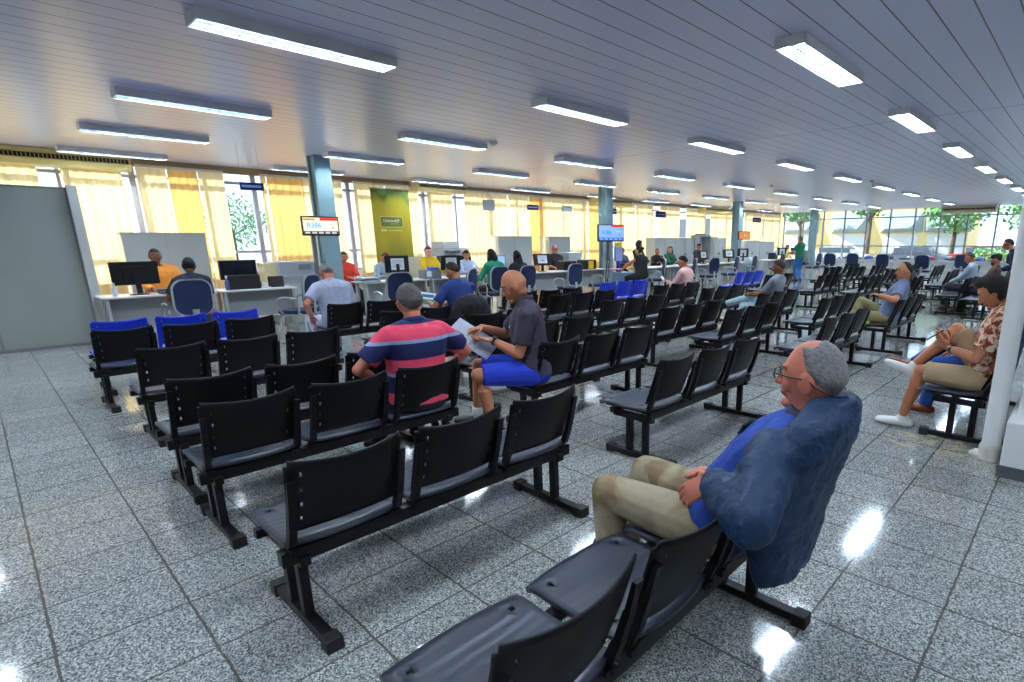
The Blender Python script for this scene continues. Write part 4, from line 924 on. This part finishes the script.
            if st == 'fluffy': line = (.45 if X > .3 else .05+.4*max(0, X)/.3) if X > -.1 else .05+.75*(X+.1); k = min(1, max(0, (Z-line)/.22)); th = .17
            if st == 'quiff' and X > .2 and Z > .4: th = .26
            gr = 1+(th+nz*th*.45)*k-(1-k)*.10
            v.co = HC+HMx @ (headfn(d)*gr*s)
        if st == 'long':
            for q in (-1, 1): capsule(bm, [W((-.02, q*.07, .02)), W((-.02, q*.085, -.09)), W((.0, q*.085, -.20))], [.035*s, .038*s, .022*s], 10)
            capsule(bm, [W((-.08, 0, .02)), W((-.09, 0, -.10)), W((-.09, 0, -.24))], [(.06*s, .04*s), (.085*s, .035*s), (.06*s, .02*s)], 12)
        if st == 'bun': ellipsoid(bm, W((-.13, 0, .03)), (.045*s, .05*s, .045*s), HMx)
        if st == 'pony': capsule(bm, [W((-.10, 0, .05)), W((-.14, 0, .0)), W((-.13, .0, -.14))], [.03*s, .036*s, .015*s], 10)
        o = obj('hair', bm, HM[hc], root, True)
        if detail > 1: pass
    # --- clothes
    if shirt:
        ad = .014; bm = bmesh.new(); torso(bm, ad, -.05, .50, 1.0)
        for sh in (shL, shR): capsule(bm, [N-upn*.036*s, lerp(N-upn*.052*s, sh, .55)+upn*.012*s, sh], [.076*s, .072*s, .072*s*gs], 14)
        capsule(bm, [spine(.36), spine(.46), N-upn*.012*s], [.115*s, .098*s, .064*s], 16)
        capsule(bm, [spine(.38)-f*.030*s, spine(.45)-f*.030*s, spine(.50)-f*.024*s], [(.15*s, .085*s), (.13*s, .080*s), (.075*s, .060*s)], 16, hint=-f)
        for sh, e, w_ in ((shL, eL, wl), (shR, eR, wr)):
            if sleeve == 'long': 
                tube(bm, [sh-(e-sh)*.15, sh, lerp(sh, e, .5), e+(e-sh)*.02], [.050*s*gs, .069*s*gs, .064*s, .056*s], 14); capsule(bm, [lerp(sh, e, .9), e], [.055*s, .054*s], 12)
                tube(bm, [e, lerp(e, w_, .4), lerp(e, w_, .93)], [.054*s, .050*s, .042*s], 14)
            elif sleeve == 'short':
                tube(bm, [sh-(e-sh)*.15, sh, lerp(sh, e, .45), lerp(sh, e, .74)], [.050*s*gs, .070*s*gs, .070*s*gs, .069*s*gs], 16)
        o = obj('shirt', bm, shirt, root); remesh(o, vox*.9, 5)
        # collar
        if detail > 1:
            bm = bmesh.new(); ring = []
            for j in range(21):
                t = -2.6+5.2*j/20; ring.append(N-upn*.01*s+(-hf.cross(V((0, 0, 1))).normalized()*0)+f*-.066*s*cos(t)+lat*.070*s*sin(t)+upn*(.016+.014*cos(t))*s)
            tube(bm, ring, [(.010*s, .020*s)]*21, 8, hint=upn); obj('collar', bm, shirt, root, True)
    if pants:
        bm = bmesh.new(); torso(bm, .012, -.10, .06)
        for hp, k, an in ((hipL, kL, al), (hipR, kR, ar)):
            if plen == 'long':
                capsule(bm, [hp, lerp(hp, k, .5), k], [.100*s*gs, .088*s*gs, .070*s], 14)
                tube(bm, [k+(k-an)*.03, k, lerp(k, an, .35), lerp(k, an, .75), lerp(k, an, 1.0)], [.050*s, .069*s, .068*s, .062*s, .060*s], 14)
            else:
                kk = lerp(hp, k, .93)
                tube(bm, [hp-(k-hp)*.2, hp, lerp(hp, k, .5), kk], [.06*s, .102*s*gs, .092*s*gs, .082*s], 16)
        o = obj('shorts' if plen == 'short' else 'trousers', bm, pants, root); remesh(o, vox*.9, 5)
    # shoes
    sm = shoes or mat('shoe_black', (.012, .011, .011), .5)
    for an, k, q in ((al, kL, 1), (ar, kR, -1)):
        td = V((1, q*.18, 0)).normalized()
        sd_ = (an-k).normalized()
        if abs(sd_.z) < .75: # raised or crossed foot: toe perpendicular to the shin
            td = V((1, q*.1, .25)).normalized()
        dn = sd_ if abs(sd_.z) < .75 else V((0, 0, -1)); b = an+dn*(.038 if an.z < .12 else .05)*s
        if an.z < .12 and abs(sd_.z) >= .75: b.z = .040*s
        bm = bmesh.new(); capsule(bm, [b-td*.055*s, b+td*.04*s, b+td*.12*s, b+td*.165*s], [(.038*s, .038*s), (.040*s, .038*s), (.047*s, .033*s), (.042*s, .027*s)], 12, hint=-dn); capsule(bm, [b-td*.03*s, an-sd_*.0], [.042*s, .040*s], 12)
        o = obj('shoe', bm, sm, root); remesh(o, .009, 3)
        if sock: 
            bm = bmesh.new(); tube(bm, [an+sd_*.02, lerp(an, k, .17)], [.040*s, .043*s], 12); obj('sock', bm, sock, root, True)
    root['hx'] = 0; del root['hx']
    M = Matrix.Translation((x, y, 0)) @ Matrix.Rotation(R(h), 4, 'Z')
    return dict(root=root, HC=HC, H=HMx, wl=wl, wr=wr, el=eL, er=eR, M=M, s=s, W=W, N=N, shL=shL, shR=shR, C=C, P=P, lat=lat, f=f, u=u, sd=spine, HL=HL, HR=HR, kL=kL, kR=kR)
def watch(pd, side):
    w_, e = (pd['wl'], pd['el']) if side == 'l' else (pd['wr'], pd['er']); d = (w_-e).normalized(); b = w_-d*.035
    bm = bmesh.new(); tube(bm, [b-d*.012, b+d*.012], [.034, .034], 18); tube(bm, [b+V((0, 0, .030)), b+V((0, 0, .042))], [.021, .020], 16); obj('wristwatch', bm, MON, pd['root'])
def glasses(pd, m_, dark=False):
    W = pd['W']; bm = bmesh.new(); q = .0022
    for sgn in (-1, 1):
        tube(bm, [W((.108, sgn*.034+.026*cos(t*pi/8), .002+.019*sin(t*pi/8))) for t in range(16)], q, 6, closed=True, hint=V((1, 0, .2)))
        tube(bm, [W((.106, sgn*.061, .006)), W((.05, sgn*.083, .006)), W((-.01, sgn*.086, .008)), W((-.035, sgn*.084, -.012))], q*1.25, 6)
    tube(bm, [W((.108, -.009, .006)), W((.112, 0, .009)), W((.108, .009, .006))], q, 6); obj('glasses', bm, m_, pd['root'], True)
def held_sheet(pd, name, c, nrm, upd, w_, h_, m_, label, cat, art=None, curve=.0):
    """a sheet in world space near the hands; c local to the person"""
    M = pd['M']; nrm = V(nrm).normalized(); upd = V(upd); upd = (upd-nrm*upd.dot(nrm)).normalized(); lat = upd.cross(nrm)
    e = empty(name, M @ V(c), 0, label, cat); R3 = M.to_3x3(); bm = bmesh.new(); n = 8; A = []
    for i in range(n+1):
        a = -w_/2+w_*i/n; z = curve*((2*a/w_)**2)
        A.append([bm.verts.new(R3 @ (lat*a+upd*b+nrm*z)) for b in (-h_/2, h_/2)])
    for p, q in zip(A, A[1:]): bm.faces.new((p[0], q[0], q[1], p[1]))
    o = obj('sheet', bm, m_, e, True); so_ = o.modifiers.new('thickness', 'SOLIDIFY'); so_.thickness = .0012; so_.offset = 0
    for k, (a0, a1, b0, b1, mm) in enumerate(art or []):
        for sg in (1, -1):
            bm = bmesh.new(); vs = [bm.verts.new(R3 @ (lat*a*w_/2+upd*b*h_/2+nrm*(.0015*sg+curve*a*a))) for a, b in ((a0, b0), (a1, b0), (a1, b1), (a0, b1))]; bm.faces.new(vs); obj('printed_block', bm, mm, e)
    return e

C_ = srgb
# ---- the man in the navy jacket, front right
navy_shirt = cloth('royal', C_(38, 74, 165), sc=14); teal_tee = cloth('teal', C_(20, 150, 160))
pd = person('person in a navy jacket and glasses leaning back on the nearest bench', -.99, 1.84, 183, seat=.385, s=1.10, lean=36, bend=8, head=(-2, -2), hair=('thin', 'grey'), skin='ruddy', shirt=navy_shirt, sleeve='long', girth=1.0, belly=.02,
    pants=blotch_material('stained_trousers', C_(165, 152, 125), C_(150, 136, 108), C_(130, 110, 80), 5), wl=(-.10, .31, .80), wr=(.06, -.14, .62), al=(.44, .16, .08), ar=(.58, -.10, .08), elbow_l=(-.9, .75, -.05), vox=.009, detail=2, hl=((.75, .1, -.6), (-.3, -.9, -.5)), curl=.35)
root = pd['root']; JM = mat('jacket_nylon', C_(12, 48, 86), .58, bump=.6, bscale=13, bdist=.05, vary=.08)
bm = bmesh.new(); sp = pd['sd']; lat, f, u = pd['lat'], pd['f'], pd['u']
n = 22; rings = []
for lx, z, A, D in ((-.26, .39, .22, .085), (-.25, .50, .25, .12), (-.24, .62, .265, .15), (-.25, .74, .275, .165), (-.29, .85, .275, .155), (-.33, .94, .26, .14), (-.36, 1.01, .215, .12), (-.375, 1.06, .13, .10), (-.38, 1.085, .09, .085)):
    rings.append([bm.verts.new(V((lx+D*sin(2*pi*j/n)*(1 if sin(2*pi*j/n) < 0 else (.55 if abs(cos(2*pi*j/n)) < .75 else .9)), A*cos(2*pi*j/n), z))) for j in range(n)])
for q, w_ in zip(rings, rings[1:]):
    for j in range(n): bm.faces.new((q[j], q[(j+1) % n], w_[(j+1) % n], w_[j]))
bm.faces.new(rings[0][::-1]); bm.faces.new(rings[-1])
for sh, e, w_ in ((pd['shL'], pd['el'], pd['wl']), (pd['shR'], pd['er'], pd['wr'])):
    capsule(bm, [sh+lat*.0, lerp(sh, e, .5), e], [.088, .090, .080], 16); capsule(bm, [e, lerp(e, w_, .35), lerp(e, w_, .75)], [.080, .080, .066], 16); tube(bm, [lerp(e, w_, .7), lerp(e, w_, .97)], [.068, .055], 16)
o = obj('jacket', bm, JM, root); remesh(o, .010, 6)
tx = bpy.data.textures.new('wrinkle', 'CLOUDS'); tx.noise_scale = .055; tx.noise_depth = 3; dm = o.modifiers.new('wrinkle', 'DISPLACE'); dm.texture = tx; dm.strength = .022; dm.mid_level = .5
bm = bmesh.new(); N = pd['N']; up_ = pd['u']
ring = [N+up_*(.005+.022*cos(t))+f*(-.082*cos(t)+.0)+lat*.092*sin(t) for t in [-2.3+4.6*j/20 for j in range(21)]]
tube(bm, ring, [(.013, .030)]*21, 8, hint=up_); obj('jacket_collar', bm, mat('jacket_collar', C_(40, 48, 70), .7), root, True)
bm = bmesh.new(); tube(bm, [sp(-.02)+f*.150+lat*.0, sp(.12)+f*.158+lat*.01, sp(.32)+f*.146+lat*.01, sp(.44)+f*.112+lat*.01], [(.004, .006)]*4, 6); obj('shirt_placket', bm, navy_shirt, root)
bm = bmesh.new(); torso_pts = [sp(-.09)+f*.01, sp(-.03)+f*.02]; tube(bm, torso_pts, [(.205, .175), (.205, .178)], 22, hint=f); obj('tee_hem', bm, teal_tee, root, True)
bm = bmesh.new(); box(bm, -.035, .035, -.004, .004, -.022, .022); o = obj('sunglasses_case', bm, MON, root); o.matrix_local = Matrix.Translation(sp(.38)+f*.150+lat*.06) @ Matrix((lat, f, u)).transposed().to_4x4()
glasses(pd, mat('glasses_frame', (.015, .010, .008), .3))
bm = bmesh.new(); W = pd['W']; tube(bm, [W((-.035, .086, -.012)), W((-.085, .060, -.035)), W((-.112, 0, -.042)), W((-.085, -.060, -.035)), W((-.035, -.086, -.012))], .0022, 6); obj('glasses_cord', bm, MON, root)

# ---- striped polo man from behind
sb = [(0, C_(24, 34, 88)), (.48, C_(140, 160, 196)), (.58, C_(235, 72, 104)), (.999, C_(24, 34, 88))]
STR = striped_material('striped_polo', sb, .235, 1.045)
pd = person('person in a pink and navy striped polo seen from behind, thick grey hair', -3.56, 1.98, 178, s=1.0, lean=2, bend=6, head=(-12, 12), hair=('fluffy', 'darkgrey'), skin='ruddy', shirt=STR, girth=1.22, belly=.03, pants=cloth('dark_trousers', C_(38, 42, 60)), wl=(.22, .24, .66), wr=(.20, -.34, .62), elbow_l=(-.3, 1, -.3), elbow_r=(-.3, -1, -.3), al=(.42, .15, .08), ar=(.40, -.15, .08), vox=.010, detail=2)
glasses(pd, mat('glasses_frame', (0, 0, 0)))
# ---- bald man reading
POLO = cloth('charcoal_polo', C_(62, 58, 74), sc=16)
pd = person('person with a shaved head in a dark polo and blue shorts, reading a printed sheet', -3.53, 3.04, 233, s=1.10, lean=-2, bend=8, turn=0, head=(-6, 24), hair=(None, 'black'), skin='tan', shirt=POLO, girth=1.08, pants=cloth('blue_shorts', C_(34, 62, 196), sc=9), plen='short', wl=(.34, .06, .80), wr=(.42, -.16, .88), elbow_l=(-.5, .5, -1), elbow_r=(-.2, -.8, -.8), al=(.36, .20, .09), ar=(.50, -.16, .09), hl=((.95, -.3, .1), (0, .1, 1)), hr=((.8, .5, -.1), (0, 0, -1)), shoes=mat('shoe_black', (0, 0, 0)), sock=mat('sock_white', (.75, .75, .74), .9), vox=.009, detail=2)
watch(pd, 'l'); bm = bmesh.new(); box(bm, -.012, .012, -.001, .001, -.010, .010)
o = obj('chest_logo', bm, mat('logo_white', (.8, .8, .8), .7), pd['root']); o.matrix_local = Matrix.Translation(pd['sd'](.36)+pd['f']*.150+pd['lat']*.075) @ Matrix.Rotation(0, 4, 'Z')
art = [(-.55, -.05, .35, .75, mat('ink_black', (.02, .02, .025), .7)), (-.7, .5, -.1, 0, mat('ink_grey', (0, 0, 0))), (-.7, .3, -.35, -.28, mat('ink_grey', (0, 0, 0)))]
held_sheet(pd, 'printed_sheet', (.50, -.02, .80), (-.45, .42, .80), (1, -.3, .4), .32, .40, mat('sheet_grey', C_(165, 170, 188), .7), 'grey printed sheet with a dark picture held by the shaved-headed man', 'paper', art, .015)
# ---- young man with the phone, right edge
FLO = blotch_material('floral_shirt', C_(120, 50, 32), C_(196, 120, 84), C_(225, 205, 180), 24)
pd = person('person in a floral shirt and khaki shorts looking down at a phone, right edge', -.50, 5.24, 180, seat=.41, s=1.07, lean=12, bend=20, head=(0, 34), hair=('quiff', 'black'), skin='tan', shirt=FLO, pants=cloth('khaki_shorts', C_(176, 152, 118), sc=9), plen='short', wl=(.28, .10, .74), wr=(.30, -.06, .77), elbow_l=(-.5, .7, -.7), al=(.56, .10, .09), ar=(.54, .02, .54), kr=(.1, -.3, 1), shoes=mat('shoe_white', (.75, .76, .74), .6), hl=((.7, -.3, .45), (-.3, -.7, .3)), hr=((.7, .4, .4), (-.3, .7, .3)), vox=.010, detail=2)
watch(pd, 'l')
r = empty('phone', pd['M'] @ V((.40, .03, .83)), R(180), 'dark phone held by the man in the floral shirt', 'phone'); o = obj('phone_body', B((-.005, .005, -.038, .038, -.075, .075)), MON, r, bevel=.003); o.rotation_euler = (0, R(-50), 0)
# ---- neighbour in jeans
pd = person('person in blue jeans and brown shoes, hidden behind the floral shirt', -.50, 5.84, 180, s=1.0, lean=14, head=(0, 20), hair=('short', 'brown'), shirt=cloth('denim', C_(40, 78, 128)), sleeve='long', pants=cloth('jeans', C_(28, 74, 140)), al=(.50, .12, .08), ar=(.66, .02, .44), kr=(.2, -.5, 1), shoes=mat('shoe_brown', C_(150, 80, 45), .5))
held_sheet(pd, 'lap_sheet', (.33, 0, .74), (-.3, 0, 1), (0, 1, 0), .20, .32, PAPER, 'white sheet lying on the lap of the person in jeans', 'paper')

# ---- seated people farther away
P_ = person
pd = P_('person in a slate tee and khaki trousers resting an arm on the bench back', -2.16, 8.70, 188, seat=.40, lean=17, s=1.04, head=(25, 2), hair=('receding', 'black'), skin='tan', shirt=cloth('slate_tee', C_(105, 118, 150)), pants=cloth('olive', C_(132, 122, 84)), wl=(.10, .30, .84), elbow_l=(-1, .5, -.1), wr=(.16, -.12, .58), al=(.42, .10, .08), ar=(.48, .18, .34), kr=(.2, -.4, 1), shoes=mat('shoe_darkgrey', C_(70, 68, 62), .6), vox=.011)
r = empty('shoe_pair', (-2.40, 8.40, .42), 0, 'bright lime green strap lying at the front of the bench by the khaki man knee', 'strap'); obj('strap', B((-.10, .08, -.05, .05, 0, .035)), mat('lime', C_(150, 225, 60), .5), r, bevel=.01)
pd = P_('person in a grey tee with a phone, pale jeans crossed, short dark hair', -4.08, 8.85, 180, lean=16, head=(8, 10), hair=('short', 'brown'), skin='brown', shirt=cloth('grey_tee', C_(130, 142, 155)), sleeve='short', pants=cloth('pale_jeans', C_(158, 182, 190)), wl=(.30, .10, .70), wr=(.32, -.02, .72), al=(.52, .10, .08), ar=(.80, .05, .50), kr=(.1, -.3, 1), vox=.011)
r = empty('phone', pd['M'] @ V((.42, .03, .76)), R(180), 'small dark phone held by the man in the grey tee', 'phone'); obj('phone_body', B((-.004, .004, -.036, .036, -.07, .07)), MON, r)
pd = P_('person in a pink shirt seated on a middle bench with papers in hand', -6.35, 9.68, 185, lean=4, bend=10, head=(10, 18), hair=('short', 'black'), skin='tan', shirt=cloth('pink', C_(225, 175, 172)), sleeve='long', pants=cloth('beige_pants', C_(205, 160, 145)), wl=(.36, .14, .78), wr=(.36, -.1, .66), girth=1.1)
held_sheet(pd, 'folded_paper', (.46, .12, .82), (-.7, 0, .6), (0, 0, 1), .10, .14, PAPER, 'small white paper held by the man in the pink shirt', 'paper')
pd = P_('person in a pale blue shirt and dark trousers reading, right side of the hall', -2.12, 15.35, 180, s=1.03, lean=4, bend=10, head=(0, 22), hair=('short', 'darkgrey'), skin='tan', shirt=cloth('pale_blue', C_(158, 176, 190)), sleeve='long', pants=cloth('ink_pants', C_(40, 48, 60)), wl=(.40, .08, .62), wr=(.40, -.10, .62), al=(.36, .14, .08), ar=(.52, -.10, .08), shoes=mat('shoe_grey', C_(90, 88, 86), .5))
pd = P_('person with a dark cap and beard in a brown tee, right side of the hall', -1.62, 14.6, 180, lean=6, head=(-6, 4), hair=('short', 'brown'), skin='tan', shirt=cloth('brown_tee', C_(88, 66, 54)), pants=cloth('dark_pants2', C_(30, 32, 40)))
W = pd['W']; bm = bmesh.new(); ellipsoid(bm, W((.045, 0, -.075)), (.055, .066, .055), pd['H']); obj('beard', bm, HM['brown'], pd['root'], True); bm = bmesh.new(); ellipsoid(bm, W((-.005, 0, .055)), (.108, .090, .085), pd['H']); capsule(bm, [W((.07, 0, .06)), W((.17, 0, .045))], [(.06, .008), (.05, .006)], 10); obj('cap', bm, mat('cap_black', (.015, .015, .018), .8), pd['root'], True)
pd = P_('person in dark clothes standing bent forward behind the drain pipe', -1.10, 15.0, 190, seat=None, lean=-22, bend=20, head=(0, 10), hair=('short', 'black'), shirt=cloth('dark_navy', C_(28, 32, 58)), sleeve='long', pants=cloth('dark_pants2', (0, 0, 0)), wl=(.42, .15, .95), wr=(.42, -.15, .95))
pd = P_('person with white hair in a pale striped shirt seen from behind, hands on the knee', -7.90, 3.27, 178, s=1.06, lean=-10, bend=14, head=(0, 18), hair=('thin', 'grey'), skin='ruddy', shirt=cloth('pale_stripe', C_(168, 176, 200), sc=18), sleeve='short', pants=cloth('pale_pants', C_(190, 192, 215)), girth=1.15, wl=(.16, .30, .60), wr=(.30, -.10, .6), elbow_l=(-.5, .6, -.3), al=(.3, .16, .08), vox=.011)
pd = P_('person in blue reading a newspaper, black jacket hung over the seat', -6.52, 4.36, 176, s=1.04, lean=-2, bend=12, head=(22, 22), hair=('short', 'brown'), skin='tan', shirt=cloth('mid_blue', C_(38, 62, 128)), sleeve='short', pants=cloth('dark_pants2', (0, 0, 0)), wl=(.34, .30, .78), wr=(.36, .05, .74), vox=.011)
ART2 = [(-.8, -.1, .1, .7, mat('ink_grey', (0, 0, 0))), (.1, .8, -.2, .3, mat('news_green', C_(80, 140, 100), .7)), (-.7, .1, -.7, -.3, mat('ink_black', (0, 0, 0))), (.2, .8, .5, .8, mat('news_teal', C_(70, 120, 150), .7))]
held_sheet(pd, 'newspaper', (.42, .42, .80), (-.8, .1, .65), (0, -.25, 1), .52, .34, mat('newsprint', C_(205, 215, 218), .8), 'open newspaper held by the man in blue', 'newspaper', ART2, .03)
bm = bmesh.new(); ellipsoid(bm, (-6.30, 4.36, .74), (.10, .29, .17)); ellipsoid(bm, (-6.33, 4.15, .62), (.09, .12, .2)); ellipsoid(bm, (-6.33, 4.58, .62), (.09, .12, .2))
o = simple('jacket', bm, mat('jacket_black', (.010, .010, .013), .7, bump=.6, bscale=12, bdist=.04), 'black jacket hung over the seat back of the man in blue', 'jacket'); remesh(o, .02, 4)
# visitors and clerks at the desks
P_('person in a dark top seated at the leftmost desk, back to us', -10.12, 2.14, 172, seat=.50, lean=-4, bend=12, head=(-12, 8), hair=('bun', 'black'), skin='brown', shirt=cloth('dark_top', C_(34, 40, 52)), sleeve='short', pants=cloth('red_skirt', C_(190, 30, 70)), wl=(.36, .22, .74), elbow_l=(-.4, .6, -.6))
CG = 'clerks behind the desks'
P_('person in an orange top and dark jacket, clerk behind the leftmost desk', -12.25, 2.14, 2, seat=.56, s=1.05, lean=2, head=(-8, 4), hair=('bun', 'black'), skin='dark', shirt=cloth('orange_top', C_(224, 140, 50)), sleeve='long', pants=cloth('dark_pants2', (0, 0, 0)), wl=(.42, .26, .84), wr=(.42, -.2, .84), girth=1.3, group=CG)
bm = bmesh.new()
P_('person in glasses and a red top, clerk beside the first column', -12.75, 5.55, -5, seat=.5, lean=4, head=(0, 10), hair=('pony', 'brown'), skin='tan', shirt=cloth('red_top', C_(205, 50, 35)), sleeve='long', pants=cloth('dark_pants2', (0, 0, 0)), wl=(.42, .1, .84), wr=(.42, -.1, .84), group=CG)
P_('person in a grey-blue shirt, clerk hidden behind a monitor with a sheet', -12.45, 6.25, 10, seat=.5, lean=-10, head=(0, 26), hair=('short', 'red'), skin='tan', shirt=cloth('greyblue', C_(140, 160, 172)), sleeve='long', pants=cloth('dark_pants2', (0, 0, 0)), wl=(.42, .2, .84), wr=(.42, -.2, .84), group=CG)
P_('person in a yellow cardigan with red tied hair, clerk behind the grey box', -12.35, 7.42, 5, seat=.56, s=1.06, lean=2, head=(-20, 18), hair=('pony', 'red'), skin='fair', shirt=cloth('mustard', C_(214, 172, 20)), sleeve='long', pants=cloth('dark_pants2', (0, 0, 0)), wl=(.42, .18, .86), wr=(.42, -.18, .86), group=CG)
P_('person with long black hair in a pale blouse, clerk right of the copier', -12.3, 8.45, -10, seat=.5, lean=-4, head=(-22, 18), hair=('long', 'black'), skin='tan', shirt=cloth('pale_blouse', C_(176, 192, 215)), sleeve='long', pants=cloth('dark_pants2', (0, 0, 0)), wl=(.46, .1, .84), wr=(.46, -.16, .84), group=CG)
P_('person in a green top with long dark hair, visitor seen from behind', -10.12, 7.72, 178, seat=.5, s=1.06, lean=-4, bend=8, head=(0, 14), hair=('long', 'black'), skin='tan', shirt=cloth('green', C_(24, 140, 108)), sleeve='long', pants=cloth('dark_pants2', (0, 0, 0)), wl=(.4, .2, .84), wr=(.4, -.2, .84))
P_('person whose dark hair just shows behind the shaved head', -10.05, 8.35, 178, seat=.5, lean=-4, head=(0, 10), hair=('long', 'black'), skin='brown', shirt=cloth('dark_top', (0, 0, 0)), sleeve='long', pants=cloth('dark_pants2', (0, 0, 0)), wl=(.4, .2, .84), wr=(.4, -.2, .84))
pd = P_('person in a black shirt with shaved head, clerk between two monitors', -12.35, 11.68, -12, seat=.52, s=1.1, lean=6, head=(-10, 2), hair=('sides', 'grey'), skin='ruddy', shirt=cloth('black_shirt', C_(26, 28, 34)), sleeve='short', pants=cloth('dark_pants2', (0, 0, 0)), wl=(.40, -.1, .84), wr=(.42, -.3, .84), girth=1.15, group=CG); glasses(pd, MON)
P_('person with short brown hair and a backpack, behind the desk right of the kiosk', -12.5, 14.95, -20, seat=.5, lean=-8, head=(-30, 20), hair=('short', 'brown'), skin='tan', shirt=cloth('greyblue2', C_(96, 100, 128)), sleeve='long', pants=cloth('dark_pants2', (0, 0, 0)), wl=(.46, .1, .84), wr=(.46, -.1, .84), group=CG)
P_('person with big curly black hair standing behind the woman in the black top', -12.2, 15.55, 0, seat=.62, s=1.1, lean=2, head=(60, 10), hair=('afro', 'black'), skin='dark', shirt=cloth('black_shirt', (0, 0, 0)), sleeve='long', pants=cloth('dark_pants2', (0, 0, 0)), wl=(.40, .1, .9), wr=(.42, -.2, .9), group=CG)
P_('person with auburn tied hair resting the chin on a hand', -12.1, 16.45, -20, seat=.46, lean=-8, head=(-20, 10), hair=('bun', 'auburn'), skin='tan', shirt=cloth('black_shirt', (0, 0, 0)), sleeve='long', pants=cloth('dark_pants2', (0, 0, 0)), wl=(.36, .05, 1.0), wr=(.42, -.2, .84), group=CG)
P_('person in a black tank top seen from behind, arm stretched over the desk', -10.05, 12.98, 176, seat=.5, s=1.08, lean=-2, bend=8, head=(10, 14), hair=('bun', 'black'), skin='tan', shirt=cloth('black_shirt', (0, 0, 0)), sleeve='none', pants=cloth('dark_pants2', (0, 0, 0)), wl=(.34, .46, .80), wr=(.4, -.12, .80), elbow_l=(-.1, 1, -.3), girth=1.15)
r = empty('folder', (-10.85, 12.6+.1, .76), 0, 'pink folder on the desk edge beside the woman in the black top', 'folder'); obj('folder_cover', B((-.15, .14, -.3, .3, .0, .02)), mat('pink_folder', C_(225, 60, 150), .5), r); obj('folder_sheets', B((-.14, .13, -.29, .29, .02, .026)), PAPER, r)
P_('person with long brown hair and a green scarf, clerk before the grey cabinets', -12.0, 17.15, -5, seat=.5, s=1.05, lean=-4, head=(-45, 18), hair=('long', 'auburn'), skin='fair', shirt=cloth('dark_green', C_(20, 90, 70)), sleeve='long', pants=cloth('dark_pants2', (0, 0, 0)), wl=(.42, .1, .84), wr=(.42, -.1, .84), group=CG)
P_('person in a dark jacket with short hair, clerk before the grey cabinets', -12.0, 19.1, -10, seat=.56, s=1.06, lean=-4, head=(-30, 22), hair=('short', 'black'), skin='tan', shirt=cloth('charcoal_jkt', C_(48, 50, 58)), sleeve='long', pants=cloth('dark_pants2', (0, 0, 0)), wl=(.42, .1, .84), wr=(.42, -.1, .84), group=CG)
P_('person in a yellow top, small figure at the far desks below the window corner', -12.0, 27.6, -10, seat=.5, lean=0, head=(0, 10), hair=('short', 'black'), skin='brown', shirt=cloth('yellow_top', C_(240, 205, 120)), sleeve='long', pants=cloth('dark_pants2', (0, 0, 0)), group=CG)
P_('person in a grey top leaning over the far desk, dark hair', -10.2, 25.6, 150, seat=.5, s=1.05, lean=-14, head=(0, 10), hair=('short', 'black'), skin='brown', shirt=cloth('grey_top', C_(112, 116, 116)), sleeve='long', pants=cloth('dark_pants2', (0, 0, 0)))
P_('person in a green shirt and jeans standing at the far desk', -8.95, 21.9, 165, seat=None, s=1.03, lean=2, head=(0, 8), hair=('crop', 'stubble'), skin='ruddy', shirt=cloth('forest', C_(22, 122, 88)), sleeve='short', pants=cloth('jeans2', C_(40, 110, 175)), wl=(.42, .1, 1.12), wr=(.42, -.12, 1.12), girth=1.1)
# ---- backpacks on the far right bench
def backpack(x, y, z, rz, s, c, label):
    r = empty('backpack', (x, y, z), R(rz), label, 'backpack', 'backpacks on the right benches'); bm = bmesh.new(); ellipsoid(bm, (0, 0, .19*s), (.13*s, .18*s, .21*s), seg=18, rings=12)
    for v in bm.verts: v.co.z = max(v.co.z, .0)
    o = obj('bag_body', bm, c, r, True); bm = bmesh.new(); ellipsoid(bm, (.10*s, 0, .12*s), (.07*s, .13*s, .11*s)); obj('front_pocket', bm, c, r, True)
    for q in (-1, 1):
        bm = bmesh.new(); tube(bm, [(-.11*s, q*.08*s, .36*s), (-.17*s, q*.09*s, .2*s), (-.12*s, q*.1*s, .03*s)], .014, 6); obj('shoulder_strap', bm, c, r, True)
    bm = bmesh.new(); tube(bm, [(0, -.03*s, .40*s), (0, 0, .45*s), (0, .03*s, .40*s)], .008, 6); obj('handle', bm, c, r, True)
BK = mat('bag_black', (.012, .012, .014), .7, bump=.5, bscale=12, bdist=.03)
backpack(-3.25, 14.0, .43, 180, 1.1, BK, 'black backpack on the far bench, left of the man in pale blue'); backpack(-3.23, 14.55, .43, 170, 1.25, mat('bag_charcoal', (.03, .032, .036), .6), 'rounded dark backpack next to the man in pale blue'); backpack(-1.35, 15.6, .43, 180, 1.2, mat('bag_dark_red', (.03, .012, .014), .7), 'dark backpack with red trim behind the bearded man')
r = empty('leaflet', (-7.6, 8.95, .43), R(20), 'reddish leaflet on the middle seat of the blue bench', 'leaflet'); obj('leaflet_cover', B((-.11, .11, -.08, .08, 0, .006)), mat('leaflet_red', C_(200, 110, 80), .5), r); obj('leaflet_title', B((-.05, .05, -.06, .06, .006, .007)), PAPER, r)
